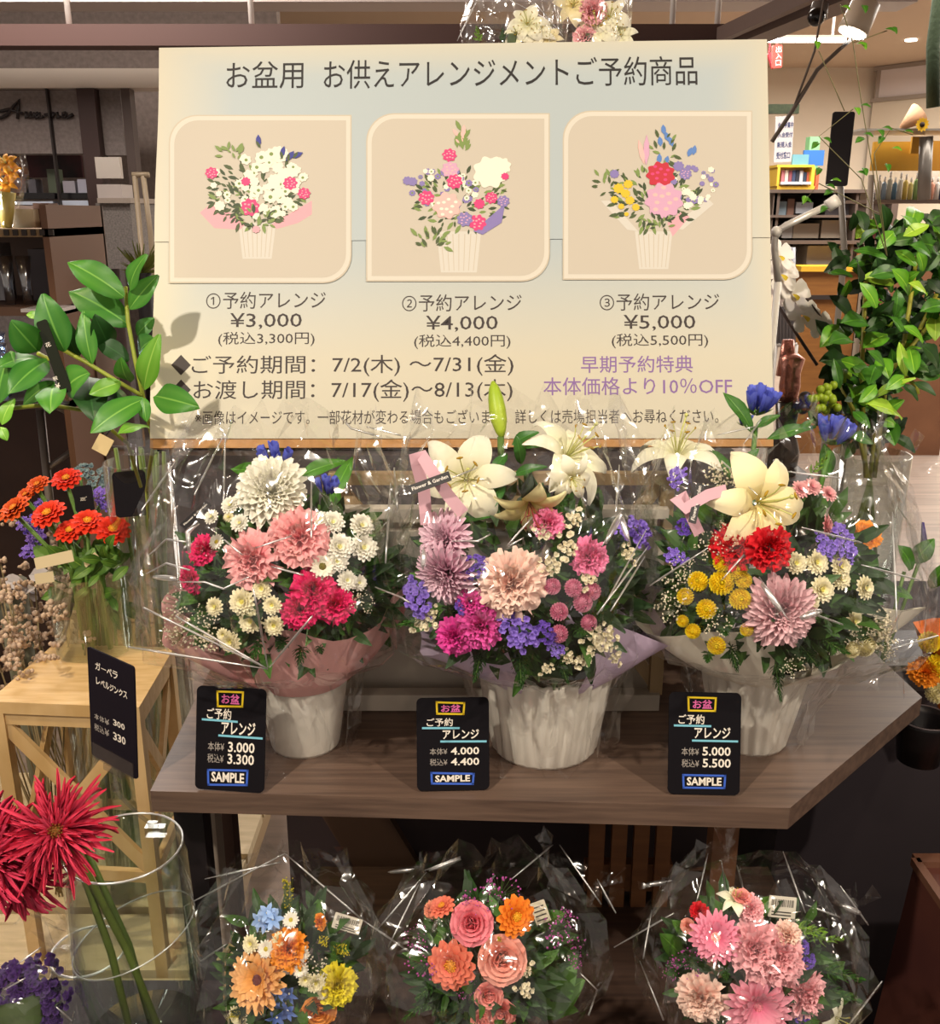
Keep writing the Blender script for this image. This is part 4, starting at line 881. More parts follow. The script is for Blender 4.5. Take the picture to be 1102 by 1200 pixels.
def knot(film, c, s, seed, dirs=9):
    """a gathered corner of film with fanned out ends"""
    rng = random.Random(seed); b = MB(); c = V(c)
    for i in range(dirs):
        a = rng.uniform(0, 2*PI); d_ = (RT*math.cos(a)+UP*math.sin(a)*.9+FWD*rng.uniform(-.5, .5)).normalized(); t = V((rng.uniform(-1, 1), rng.uniform(-1, 1), rng.uniform(-1, 1))).cross(d_).normalized()
        L = s*rng.uniform(.5, 1.2); w = s*rng.uniform(.12, .3); n_ = d_.cross(t)
        b.add([c, c+d_*L*.5+t*w*.5+n_*w*.3, c+d_*L+t*w, c+d_*L*1.05-t*w*.4+n_*w*.4, c+d_*L*.5-t*w*.5-n_*w*.2], [(0, 1, 4), (1, 2, 3), (1, 3, 4)])
    b.tube([c-UP*s*.25, c, c+UP*s*.2], [.004, .003, .005], 7)
    part('gathered_end', b, FILM, film)
def paper(parent, pts, m, name='wrapping_paper', nu=10, thick=.0006):
    """a bent sheet of paper between two edge curves (lists of points, lower then upper edge)"""
    lo_c, hi_c = pts; b = MB(); nv = len(lo_c)
    vs = []
    for j in range(nu+1):
        u = j/nu
        for i in range(nv):
            p = V(lo_c[i]).lerp(V(hi_c[i]), u); c = (V(lo_c[i])+V(hi_c[i]))/2
            vs.append(p + (-FWD*.006*math.sin(PI*u)) + UP*.002*math.sin(i*2.1+u*3))
    b.add(vs, [(j*nv+i, j*nv+i+1, (j+1)*nv+i+1, (j+1)*nv+i) for j in range(nu) for i in range(nv-1)])
    return part(name, b, m, parent, True)
def cone_paper(parent, c0, r0, c1, r1x, r1y, a0, a1, m, seed, amp=.008, name='wrapping_paper', n=26, tilt=0):
    """flaring paper collar over part of the circle; ragged, wavy top edge"""
    rng = random.Random(seed); b = MB(); vs = []; ph = rng.uniform(0, 6)
    for j in range(7):
        u = j/6; c = V(c0).lerp(V(c1), u)
        for i in range(n+1):
            a = a0+(a1-a0)*i/n; f = amp*u*math.sin(a*5+ph)+amp*.5*u*math.sin(a*11+ph*2)
            rx = r0+(r1x-r0)*u**.8+f; ry = r0+(r1y-r0)*u**.8+f
            vs.append(c + V((rx*math.cos(a), ry*math.sin(a), u*u*(amp*1.6*math.sin(a*4+ph*1.3)+tilt*math.cos(a)))))
    b.add(vs, [(j*(n+1)+i, j*(n+1)+i+1, (j+1)*(n+1)+i+1, (j+1)*(n+1)+i) for j in range(6) for i in range(n)])
    return part(name, b, m, parent, True)
m_pot = mat('#e9e3d6', .45, spec=.35)
def make_pot(g, c, r0, r1, h, ribs=0):
    b = MB(); fl = (lambda a, z: 1+.05*math.cos(ribs*a)*min(1, z/.01)) if ribs else None
    b.lathe(c, [(0, .001), (r0*.96, 0), (r0, .004), (r0+(r1-r0)*.5, h*.5), (r1, h-.008), (r1*1.02, h), (r1*.96, h), (r1*.93, h-.01), (r1*.9, h-.02), (0, h-.021)], 120 if ribs else 48, flute=fl)
    part('pot', b, m_pot, g, True)
    b = MB(); b.lathe(c+V((0, 0, h-.018)), [(0, .0), (r1*.86, 0), (r1*.8, .03), (0, .05)], 24); part('floral_foam', b, mat('#26381c', .9), g, True)
DK = [DGREEN, mat('#1c3216', .55, col2='#2c4a20', nscale=14), mat('#35571f', .5, col2='#4d7a2c', nscale=14)]
def ribbon(g, pts, w, m, nrm=None, name='ribbon', parent=None):
    b = MB(); vs = []; pts = [V(p) for p in pts]
    for i, p in enumerate(pts):
        d_ = (pts[min(i+1, len(pts)-1)]-pts[max(i-1, 0)]).normalized(); s = d_.cross(-FWD).normalized()*w/2; vs += [p-s, p+s]
    b.add(vs, [(2*i, 2*i+1, 2*i+3, 2*i+2) for i in range(len(pts)-1)]); return part(name, b, m, parent or g, True)

# ---------------------------------------------------------------- left arrangement
def potpos(x, y, r):
    p = PZ(x, y, ZS); return V((p.x + (p.x/p.y)*r*.9, p.y+r, ZS))
PA = potpos(359, 890, .040)
ga = thing('flower_arrangement', 'left flower arrangement with white chrysanthemum, pink carnations and pink paper', 'flower arrangement', PA, 'reserved arrangements on the display table')
make_pot(ga, PA, .041, .056, .112)
ca = PY(322, 672, PA.y-.01)
m_pink = mat('#efb4b0', .6, bump=.05)
foliage(ga, ca+V((.02, .02, -.02)), .115, 520, .036, 21, DK)
dome(ga, ca, .14, [
 ('mum_white', 318, 574, 44, {'n': (0, .25, 1), 'roll': .3}), ('gentian', 323, 537, 22, {'n': (0, 1, .5), 'dz': .05}), ('gentian', 383, 570, 15, {'n': (.1, 1, .5), 'dz': .02}),
 ('carn_picotee', 351, 628, 35), ('carn_picotee2', 294, 656, 34, {'n': (-.25, .05, 1)}),
 ('carn_hot', 236, 644, 18), ('carn_hot2', 222, 680, 17, {'n': (-.7, -.3, .8)}), ('carn_hot', 367, 690, 25), ('carn_hot2', 352, 714, 23), ('carn_hot', 393, 708, 23),
 ('daisy_white', 254, 635, 10), ('daisy_dark', 378, 664, 16), ('spray_white', 270, 592, 12), ('spray_white', 281, 613, 12), ('spray_white', 248, 606, 10), ('spray_cream', 268, 606, 7),
 ('spray_white', 390, 612, 15), ('spray_white', 398, 641, 18), ('spray_white', 424, 616, 16), ('spray_white', 426, 642, 18), ('spray_white', 407, 680, 13), ('spray_white', 376, 610, 12), ('spray_white', 421, 683, 10), ('spray_white', 395, 658, 14),
 ('spray_cream', 284, 705, 17), ('spray_cream', 294, 728, 15), ('spray_cream', 321, 733, 13), ('spray_cream', 319, 709, 12), ('spray_cream', 307, 690, 13), ('spray_cream', 252, 711, 12), ('spray_cream', 270, 752, 14), ('spray_cream', 262, 744, 9),
 ('gyp', 206, 712, 20), ('gyp', 222, 738, 22), ('gyp_dense', 244, 748, 20), ('gyp', 200, 748, 16), ('gyp', 244, 720, 16), ('gyp', 424, 705, 16), ('gyp', 410, 700, 14),
 ('leaf_spray', 300, 762, 24, {'n': (0, -.4, 1)}), ('fern', 352, 770, 22, {'n': (.1, -.5, 1)}), ('fern', 330, 756, 22), ('leaf_spray', 256, 668, 18), ('leaf_spray2', 330, 605, 20, {'dz': .03}), ('fern', 375, 760, 18), ('leaf_spray', 300, 592, 18, {'dz': .02})])
b = MB(); b.leaf(P(330, 560, 1.16), P(268, 546, 1.18), .3, -FWD+UP*.4); b.leaf(P(350, 556, 1.16), P(405, 538, 1.17), .32, -FWD+UP*.4); b.leaf(P(388, 585, 1.12), P(414, 533, 1.15), .28, -FWD); b.leaf(P(395, 598, 1.11), P(393, 560, 1.11), .3, -FWD)
part('gentian_leaf', b, mat('#3f7a1e', .45, col2='#6fae38', attr=True), ga, True)
zp = slant(PA)
cone_paper(ga, PA+V((0, 0, .088)), .055, PA+V((.005, 0, .172)), .128, .10, -2.0, 1.4, m_pink, 3, amp=.010, tilt=.03)
cone_paper(ga, PA+V((0, 0, .088)), .055, PA+V((-.02, .0, .160)), .135, .10, 1.9, 4.1, m_pink, 4, amp=.010, tilt=-.02)
fa = ringfilm(ga, [(PA+V((0, 0, .0)), .058, .055), (PA+V((0, 0, .05)), .062, .058), (PA+V((-.01, 0, .11)), .085, .075), (ca+V((.0, 0, -.07)), .155, .125), (ca+V((.0, 0, .0)), .155, .142), (ca+V((.0, 0, .07)), .138, .125), (ca+V((.0, .01, .13)), .115, .085), (ca+V((.01, .02, .17)), .10, .055)], 5)
F = 1.0
crl(fa, [((314, 784, .965), (168, 712, .965)), ((314, 784, .965), (206, 722, .95)), ((314, 784, .965), (150, 758, 1.0)), ((314, 782, .965), (297, 690, .925)), ((316, 782, .965), (366, 722, .935))], .0013)
crl(fa, [((208, 682, .96), (240, 682, .955), (262, 690, .95), (292, 676, .945)),
 ((175, 650, 1.0), (195, 632, .99), (218, 635, .97)), ((172, 672, 1.0), (195, 660, .99), (222, 668, .97)), ((260, 514, 1.12), (228, 580, 1.04)), ((206, 540, 1.12), (166, 598, 1.05)), ((264, 514, 1.12), (262, 590, 1.03)), ((365, 558, 1.03), (365, 630, .95)), ((262, 632, .95), (284, 650, .94)), ((318, 664, .93), (356, 674, .93)), ((300, 642, .93), (342, 628, .935))])
crl(fa, [((222, 648, .955), (220, 624, .96), (232, 612, .965)), ((180, 676, .99), (206, 678, .97))], .003)
knot(fa, P(474, 520, 1.14), .045, 1, 12)
crl(fa, [((458, 566, 1.10), (452, 660, 1.04)), ((462, 548, 1.12), (466, 600, 1.09)), ((430, 500, 1.14), (470, 510, 1.13)), ((396, 486, 1.18), (412, 502, 1.17), (440, 510, 1.15))], .0016)
q = Quad(P(216, 624, .975), P(247, 594, .985), P(212, 612, .985), P(243, 585, .995))
b = MB(); b.slab(q, rrect(-q.w/2, -.006, q.w/2, .006, .001), 0, .0006); lb = part('ribbon_label', b, mat('#191517', .5), ga)
b = MB(); M = q.mtx(0, 0, .001); me = text_mesh('Flower & Garden', .01); wd = max(v.co.x for v in me.vertices); b.mesh(me, M @ Matrix.Scale(q.w*.86/wd, 4) @ Matrix.Translation((-wd/2, -.3, 0))); part('lettering', b, mat('#e9e2d8', .5), lb)

# ---------------------------------------------------------------- middle arrangement
PB = potpos(637, 904, .062)
gb = thing('flower_arrangement', 'middle flower arrangement with white lilies, blush carnation and purple statice in ribbed pot', 'flower arrangement', PB, 'reserved arrangements on the display table')
make_pot(gb, PB, .062, .076, .112, 26)
cb = PY(608, 672, PB.y-.01)
foliage(gb, cb+V((.01, .02, -.02)), .13, 620, .036, 22, DK)
dome(gb, cb, .165, [
 ('lily', 672, 528, 52, {'n': (.55, .55, .55), 'roll': .4, 'dz': .03}), ('lily2', 545, 560, 54, {'n': (-.1, .1, 1), 'roll': .2, 'dz': .05}), ('lily_yellow', 622, 596, 38, {'n': (.1, -.85, .65), 'roll': .5}), ('lily2', 672, 562, 26, {'n': (.3, -.4, 1), 'dz': .0}),
 ('carn_pink', 643, 612, 20), ('carn_pink', 692, 652, 24), ('carn_pale', 600, 684, 40, {'n': (-.05, -.05, 1)}),
 ('mum_lav', 520, 632, 38, {'n': (-.6, .1, .9)}), ('mum_lav', 522, 674, 44, {'n': (-.55, -.45, .75)}),
 ('statice_purple', 493, 700, 27), ('statice_deep', 556, 667, 20), ('statice_purple', 606, 740, 27), ('statice_deep', 640, 742, 16), ('statice_purple', 650, 760, 13), ('statice_purple', 742, 625, 27), ('statice_deep', 545, 708, 14),
 ('carn_mag', 533, 746, 23), ('carn_mag2', 563, 734, 26), ('carn_mag', 551, 705, 17), 
 ('pom_pink', 648, 687, 11), ('pom_pink', 673, 689, 12), ('pom_pink', 695, 693, 12), ('pom_pink', 684, 706, 13), ('pom_pink', 656, 717, 12), ('pom_pink', 691, 730, 11), ('pom_pink', 656, 743, 12),
 ('statice_white', 641, 622, 17), ('statice_white', 664, 640, 18), ('statice_white', 648, 660, 18), ('statice_white', 672, 606, 15), ('statice_white', 690, 680, 15), ('statice_white', 702, 757, 18), ('statice_white', 684, 770, 15), ('statice_white', 690, 745, 14), ('statice_white', 714, 742, 15), ('statice_white', 495, 732, 17), ('statice_white', 508, 722, 14), ('statice_white', 738, 650, 14), ('statice_white', 668, 770, 12), ('statice_white', 640, 785, 10), ('statice_white', 722, 770, 13),
 ('leaf_spray', 490, 725, 26, {'n': (-.8, -.2, .8)}), ('fern', 560, 782, 24, {'n': (-.2, -.6, 1)}), ('fern', 610, 786, 26, {'n': (0, -.6, 1)}), ('fern', 660, 785, 22, {'n': (.2, -.6, 1)}), ('leaf_spray', 700, 710, 22), ('leaf_spray2', 660, 590, 22, {'dz': .03}), ('fern', 720, 690, 22), ('leaf_spray2', 620, 640, 18, {'dz': .02}), ('leaf_spray', 680, 740, 20)])
b = MB(); b.tube([P(587, 512, 1.10), P(588, 545, 1.10), P(592, 600, 1.12)], .004, 7)
for p, q_, w in (((590, 545), (573, 568), .4), ((595, 530), (574, 556), .36), ((598, 520), (630, 505), .4), ((608, 522), (640, 522), .3), ((590, 562), (572, 598), .42), ((585, 598), (533, 608), .34), ((612, 545), (606, 512), .4), ((600, 555), (640, 545), .3)):
    b.leaf(P(*p, 1.075), P(*q_, 1.06), w, -FWD+UP*.5, mi=1)
part('lily_stem', b, [STEM, mat('#2c6420', .4, col2='#57963a', attr=True)], gb, True)
b = MB(); p0, p1 = P(588, 512, 1.10), P(578, 447, 1.11)
b.tube([p0.lerp(p1, t) for t in (0, .1, .3, .5, .7, .88, 1)], [.003, .006, .0092, .0096, .0085, .006, .002], 12); part('lily_bud', b, mat('#93b32a', .45, col2='#b9cc3c', nscale=9), gb, True)
m_lilac = mat('#cdb8d2', .6, bump=.05)
cone_paper(gb, PB+V((0, 0, .10)), .074, PB+V((.01, 0, .168)), .13, .10, -1.2, 1.3, m_lilac, 6, amp=.012)
cone_paper(gb, PB+V((0, 0, .10)), .074, PB+V((-.015, 0, .165)), .135, .10, 2.0, 4.4, m_lilac, 7, amp=.012)
fb = ringfilm(gb, [(PB+V((0, 0, .0)), .078, .075), (PB+V((0, 0, .05)), .083, .08), (PB+V((0, 0, .11)), .10, .09), (cb+V((.0, 0, -.06)), .155, .135), (cb+V((0, 0, .02)), .152, .145), (cb+V((0, 0, .09)), .135, .12), (cb+V((0, .01, .15)), .12, .075), (cb+V((.0, .02, .19)), .11, .05)], 9)
crl(fb, [((614, 450+180, .93), (596, 640, .93)), ((560, 548, 1.02), (530, 560, 1.0)), ((530, 634, .95), (560, 634, .94), (575, 626, .94)), ((497, 640, .97), (496, 668, .965)), ((706, 640, .95), (728, 600, .98)), ((740, 640, .97), (728, 600, .98)), ((594, 640, .93), (624, 606, .94)), ((440, 688, 1.0), (470, 700, .98), (480, 706, .97)), ((726, 545, 1.05), (722, 600, .98)), ((760, 640, 1.0), (700, 720, .95)), ((756, 652, 1.0), (716, 716, .955)), ((758, 620, 1.02), (705, 716, .96))])
crl(fb, [((497, 645, .965), (496, 664, .962)), ((710, 636, .95), (727, 604, .975)), ((737, 634, .965), (728, 606, .975))], .0035)
knot(fb, P(756, 556, 1.08), .04, 2, 10); knot(fb, P(470, 572, 1.06), .03, 8, 6)
m_rib = mat('#e2b4bf', .5)
rb = ribbon(gb, [P(500, 615, 1.0), P(497, 575, .99), P(489, 545, .985), P(486, 536, .98), P(494, 533, .975), P(506, 552, .975), P(525, 580, .98), P(543, 602, .99)], .0125, m_rib)
q = Quad(P(480, 579, .965), P(529, 563, .965), P(480, 571, .968), P(527, 552, .968))
b = MB(); b.slab(q, rrect(-q.w/2, -.0052, q.w/2, .0052, .001), 0, .0006); lb = part('ribbon_label', b, mat('#191517', .5), gb)
b = MB(); M = q.mtx(0, 0, .001); b.mesh(me, M @ Matrix.Scale(q.w*.88/wd, 4) @ Matrix.Translation((-wd/2, -.3, 0))); part('lettering', b, mat('#f0e8de', .5), lb)

# ---------------------------------------------------------------- right arrangement
PC = potpos(876, 888, .044)
gc = thing('flower_arrangement', 'right flower arrangement with yellow button flowers, red carnation and white paper', 'flower arrangement', PC, 'reserved arrangements on the display table')
make_pot(gc, PC, .044, .062, .112, 22)
cc_ = PY(896, 668, PC.y-.01)
foliage(gc, cc_+V((.0, .02, -.02)), .125, 560, .036, 23, DK)
dome(gc, cc_, .155, [
 ('lily_cream', 896, 590, 62, {'n': (.28, -.05, 1), 'roll': .9, 'dz': -.01}), ('lily', 795, 524, 48, {'n': (.0, .95, .45), 'roll': .3, 'dz': .03}),
 ('gentian', 889, 470, 23, {'n': (.1, 1, .4), 'dz': .07}), ('gentian', 978, 506, 22, {'n': (.15, 1, .55), 'dz': .03}), ('gentian', 872, 492, 10, {'n': (0, 1, .4), 'dz': .07}), 
 ('statice_purple', 795, 560, 16), ('statice_purple', 793, 652, 14), ('statice_purple', 985, 636, 26), ('statice_purple', 965, 640, 18), ('statice_deep', 802, 618, 12),
 ('pom_flat', 938, 574, 12), ('pom_flat', 952, 571, 12), ('pom_flat', 971, 579, 11), ('pom_flat', 968, 616, 14, {'n': (.9, 0, .7)}),
 ('carn_red', 862, 640, 28, {'n': (-.2, .3, 1)}), ('carn_red', 903, 643, 27, {'n': (.1, -.1, 1), 'dz': -.015}),
 ('pom_yellow', 847, 659, 12), ('pom_yellow', 865, 668, 13), ('pom_yellow', 846, 683, 16), ('pom_yellow', 872, 680, 11), ('pom_yellow', 818, 681, 13), ('pom_yellow', 828, 714, 13), ('pom_yellow', 868, 702, 14), ('pom_yellow', 803, 699, 11), ('pom_yellow', 840, 757, 12), ('pom_yellow', 812, 740, 10), ('pom_yellow', 876, 738, 9), ('pom_yellow', 800, 728, 8),
 ('mum_pink', 915, 716, 46, {'n': (.0, -.15, 1)}), 
 ('spray_cream', 933, 660, 14), ('spray_cream', 957, 659, 16), ('spray_cream', 985, 664, 15), ('spray_cream', 985, 678, 14), ('spray_cream', 963, 691, 17), ('spray_cream', 1013, 689, 15), ('spray_cream', 1001, 728, 14), ('pom_cream', 1015, 757, 15), ('pom_cream', 1000, 762, 11), ('spray_cream', 950, 706, 12),
 ('gyp', 795, 690, 22), ('gyp', 784, 712, 18), ('gyp_dense', 845, 562, 22), ('gyp', 852, 630, 20), ('gyp', 832, 640, 18), ('gyp_dense', 1032, 738, 26), ('gyp', 1040, 760, 18), ('gyp', 800, 665, 16), ('gyp', 840, 730, 18), ('gyp', 930, 780, 16), ('gyp', 1005, 740, 20),
 ('fern', 912, 798, 22, {'n': (0, -1, .5)}), ('leaf_spray', 975, 755, 26, {'n': (.4, -.3, 1)}), ('fern', 860, 770, 24, {'n': (-.1, -.5, 1)}), ('fern', 950, 770, 22, {'n': (.2, -.5, 1)}), ('leaf_spray', 830, 770, 18), ('leaf_spray2', 850, 600, 24, {'dz': .04}), ('bright_leaf', 960, 545, 18, {'dz': .03}), ('leaf_spray', 1000, 705, 20), ('leaf_spray', 850, 740, 18)])
b = MB()
for p, q_, w in (((885, 505), (850, 458), .32), ((900, 512), (958, 497), .26), ((885, 500), (915, 485), .34), ((970, 560), (968, 520), .5), ((860, 548), (820, 527), .36), ((870, 545), (890, 525), .4), ((935, 505), (955, 490), .3), ((860, 560), (838, 530), .4)):
    b.leaf(P(*p, 1.15), P(*q_, 1.15), w, -FWD+UP*.5)
b.tube([P(880, 560, 1.16), P(886, 500, 1.16)], .003, 6); b.tube([P(955, 600, 1.14), P(972, 528, 1.13)], .003, 6)
part('gentian_leaf', b, mat('#2f6420', .45, col2='#6a9a3a', attr=True), gc, True)
m_wp = mat('#f2ead8', .6, bump=.05)
cone_paper(gc, PC+V((0, 0, .098)), .06, PC+V((-.02, 0, .165)), .155, .11, 2.2, 4.75, m_wp, 8, amp=.010, tilt=-.035)
cone_paper(gc, PC+V((0, 0, .098)), .06, PC+V((.02, 0, .155)), .15, .10, -1.45, 1.1, m_wp, 9, amp=.010, tilt=.02)
fc = ringfilm(gc, [(PC+V((0, 0, .0)), .062, .058), (PC+V((.0, 0, .05)), .07, .062), (PC+V((.01, 0, .11)), .095, .08), (cc_+V((.02, 0, -.07)), .175, .13), (cc_+V((.015, 0, .0)), .165, .142), (cc_+V((.01, 0, .08)), .142, .12), (cc_+V((.0, .01, .14)), .12, .08), (cc_+V((.01, .02, .17)), .11, .05)], 13)
crl(fc, [((890, 676, .94), (924, 726, .925)), ((947, 717, .93), (988, 732, .95)), ((1010, 662, .98), (1078, 680, 1.02)), ((830, 642, .95), (762, 686, .98)), ((888, 700-120, .98), (846, 540, 1.05)), ((940, 618, .96), (1010, 636, .98)), ((918, 552, 1.02), (985, 560, 1.02)), ((872, 520, 1.08), (892, 492, 1.1)), ((1046, 600, 1.06), (1052, 740, 1.0)), ((846, 680, .935), (872, 650, .94)), ((1046, 760, 1.0), (1100, 745, 1.03)), ((840, 510, 1.1), (884, 500, 1.09))])
crl(fc, [((893, 684, .937), (916, 716, .927)), ((938, 724, .925), (962, 716, .93))], .0035)
knot(fc, P(1046, 570, 1.10), .055, 5, 14); knot(fc, P(1050, 765, 1.02), .045, 6, 9)
ribbon(gc, [P(820, 626, 1.0), P(808, 600, .985), P(800, 580, .98), P(792, 585, .975), P(803, 596, .975), P(830, 580, .98), P(852, 574, .99)], .0115, m_rib)
q = Quad(P(808, 612, .972), P(814, 614, .972), P(817, 566, .985), P(825, 568, .985))
b = MB(); b.slab(q, rrect(-.004, -q.h/2, .004, q.h/2, .001), 0, .0006); lb = part('ribbon_label', b, mat('#191517', .5), gc)
b = MB(); M = q.mtx(0, 0, .001) @ Matrix.Rotation(PI/2, 4, 'Z'); b.mesh(me, M @ Matrix.Scale(q.h*.88/wd, 4) @ Matrix.Translation((-wd/2, -.3, 0))); part('lettering', b, mat('#e9e2d8', .5), lb)
# ================================================================== chalk cards on the table
def rstroke(b, q, box, wpx, mi, wob=1.0):
    x0, y0, x1, y1 = box; px_line(b, q, [(x0, y0), (x1, y0+wob), (x1-wob, y1), (x0+wob*.5, y1-wob*.5), (x0, y0)], wpx, .0014, mi)
M_CARD = [mat(c, .7) for c in ('#e2c21e', '#e06aa8', '#efe6d8', '#7cc2d6', '#3a62c8', '#a8a098')]
def price_card(tl, tr, br, bl, lab, price, price2, dy, tint):
    Bl, Br = PZ(*bl, ZS+.0012), PZ(*br, ZS+.0012); Tl, Tr = PY(*tl, Bl.y+.028), PY(*tr, Br.y+.028)
    q = Quad(Bl, Br, Tl, Tr); g = thing('price_card', lab, 'price card', (Bl+Br)/2)
    b = MB(); b.slab(q, rrect(-q.w/2, -q.h/2, q.w/2, q.h/2, .006), -.0012, .0008); part('card', b, mat('#100d12', .75, spec=.15), g)
    b = MB(); m = (Bl+Br)/2; b.add([q.at(-q.w*.4, -q.h*.2, -.002), q.at(q.w*.45, -q.h*.2, -.002), V((Br.x, Br.y+.045, ZS+.001)), V((Bl.x+.006, Bl.y+.045, ZS+.001)), q.at(-q.w*.4, -q.h*.48, -.002), q.at(q.w*.45, -q.h*.48, -.002)], [(0, 1, 2, 3), (4, 5, 2, 3)]); part('acrylic_stand', b, ACRYL, g)
    x0, y0 = tl; sx = ((tr[0]-tl[0])+(br[0]-bl[0]))/2/100; H = ((bl[1]-tl[1])+(br[1]-tr[1]))/2/130
    def bx(a, b_, c, d_):   # card-space 100 x 130 to pixels (with the card's lean)
        f = lambda u, v: (x0+u*sx+(bl[0]-tl[0])*v/130, y0+v*H+(tr[1]-tl[1])*u/100)
        p, r = f(a, b_), f(c, d_); return (p[0], p[1], r[0], r[1])
    b = MB()
    rstroke(b, q, bx(28, 6, 66, 23), 2.2, 0); write(b, q, 'お盆', bx(34, 9, 61, 20), .0014, 1, .02)
    write(b, q, 'ご予約', bx(14, 28, 50, 40), .0014, 2, .012); px_line(b, q, [bx(9, 42, 0, 0)[:2], bx(58, 42.5, 0, 0)[:2]], 2.4, .0014, 3)
    write(b, q, 'アレンジ', bx(36, 44, 86, 58), .0014, 2, .02); px_line(b, q, [bx(34, 61, 0, 0)[:2], bx(95, 61.5, 0, 0)[:2]], 2.4, .0014, 3)
    for k, (t, pr) in enumerate((('本体¥', price), ('税込¥', price2))):
        write(b, q, t, bx(18, 70+k*15, 42, 80+k*15), .0014, 5, .0); write(b, q, pr, bx(47, 69+k*15, 86, 80+k*15), .0014, 2, .02)
    rstroke(b, q, bx(20, 105, 78, 121), 2.4, 4); write(b, q, 'SAMPLE', bx(25, 108, 73, 118), .0014, 2, .03)
    part('chalk_lettering', b, M_CARD, g)
price_card((233, 803), (314, 808), (308, 929), (227, 924), 'black price card reading 3,000 in front of the pink paper arrangement', '3.000', '3.300', 0, 0)
price_card((488, 818), (573, 817), (574, 925), (489, 927), 'black price card reading 4,000 in front of the ribbed pot', '4.000', '4.400', 0, 0)
price_card((783, 811), (868, 812), (868, 932), (784, 930), 'black price card reading 5,000 in front of the white paper arrangement', '5.000', '5.500', 0, 0)

# ================================================================== left foreground: stool, vase, gerberas
m_st = mat('#d9b988', .5, col2='#c6a26c', nscale=7, stretch=(2, 14, 1))
zt_ = .66
s0, s1, s2, s3 = PZ(64, 754, zt_), PZ(204, 759, zt_), PZ(163, 829, zt_), PZ(-14, 822, zt_)
g = thing('wooden_stool', 'pale wooden stool with X braced legs standing left of the display table', 'stool', V(((s0.x+s2.x)/2, (s0.y+s2.y)/2, 0)))
b = MB(); b.prism([s3, s2, s1, s0], zt_-.022, zt_); part('seat', b, m_st, g)
cs = [V((p.x, p.y, 0)) for p in (s3, s2, s1, s0)]; ctr = sum(cs, V((0, 0, 0)))/4; cs = [c+(ctr-c)*.09 for c in cs]
for c in cs:
    b = MB(); b.box((c.x-.011, c.y-.011, .0), (c.x+.011, c.y+.011, zt_-.022)); part('leg', b, m_st, g)
for i in range(4):
    p, q_ = cs[i], cs[(i+1) % 4]
    for z in (zt_-.034, .32):
        b = MB(); b.bar((p.x, p.y, z), (q_.x, q_.y, z), .012, .022); part('rail', b, m_st, g)
    for z0, z1 in ((zt_-.04, .33), (.33, zt_-.04)):
        b = MB(); b.bar((p.x, p.y, z0), (q_.x, q_.y, z1), .009, .024, 0, (0, 0, 1)); part('diagonal_brace', b, m_st, g)
# added platform: the bright spot-lit floor is put into its pale colour
g = thing('lit_floor_platform', 'added pale slatted platform standing for the lit floor under the stool', 'platform', V((-1.05, 2.0, 0)))
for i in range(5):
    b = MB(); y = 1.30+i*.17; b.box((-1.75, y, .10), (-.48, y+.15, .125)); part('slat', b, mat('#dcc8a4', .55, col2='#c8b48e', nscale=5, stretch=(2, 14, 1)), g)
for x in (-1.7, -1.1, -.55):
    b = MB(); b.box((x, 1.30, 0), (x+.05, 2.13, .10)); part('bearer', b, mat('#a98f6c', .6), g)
# glass vase with red gerberas
vc = PY(145, 992, .84); vb = .57
g = thing('vase_stand', 'dark stand below the glass vase at the lower left', 'stand', V((vc.x-.04, .84, 0)))
b = MB(); b.box((vc.x-.24, .70, .40), (vc.x+.085, .96, vb)); part('body', b, mat('#3d2f38', .6), g)
b = MB(); b.box((vc.x-.22, .72, 0), (vc.x+.065, .94, .40)); part('base', b, m_dark, g)
g = thing('glass_vase', 'large clear glass vase holding the red gerberas at the lower left', 'vase', V((vc.x, vc.y, vb)))
b = MB(); h = vc.z-vb; b.lathe((vc.x, vc.y, vb), [(.0, .001), (.058, .001), (.063, .006), (.0625, h*.6), (.060, h*.93), (.056, h*.985), (.058, h), (.0555, h), (.0535, h*.985), (.0575, h*.93), (.060, h*.6), (.060, .012), (0, .010)], 48); part('glass', b, GLASS, g, True)
b = MB(); b.lathe((vc.x, vc.y, vb), [(0, .012), (.0585, .012), (.0585, h*.16), (0, h*.16)], 40); part('water', b, WATER, g, True)
b = MB(); b.tube([V((vc.x+.057*math.cos(a), vc.y+.057*math.sin(a), vc.z)) for a in [2*PI*i/40 for i in range(41)]], .0011, 6); b.tube([V((vc.x+.0615*math.cos(a), vc.y+.0615*math.sin(a), vb+h*.62+.02*math.cos(a))) for a in [2*PI*i/40 for i in range(41)]], .0008, 6)
part('rim', b, CREASE, g, True)
for (x, y, r, k, nn, foot, lab, roll) in ((68, 977, 64, 'spider', (.25, .55, 1), .02, 'spiky crimson gerbera leaning out of the glass vase, whole flower in view', .3), (-2, 1004, 62, 'spider2', (-.3, .5, 1), -.015, 'spiky crimson gerbera cut by the left picture edge', 1.2)):
    c = P(x, y, .93); r_ = r*.93/FPX
    g = thing('gerbera', lab, 'flower', V((vc.x+foot, vc.y, vb+.02)), 'crimson gerberas in the glass vase')
    bloom(k, g, c, RT*nn[0]+UP*nn[1]-FWD*nn[2], r_, roll, rename='bloom')
    b = MB(); lip = V((vc.x-.045, vc.y-.01, vc.z+.004)); f = V((vc.x+foot, vc.y, vb+.02))
    b.tube([c+FWD*.012-UP*.01, c.lerp(lip, .5)+UP*.004, lip, lip.lerp(f, .5)+V((.006, 0, 0)), f], .0038, 8); part('stem', b, mat('#6f7f34', .5), g, True)
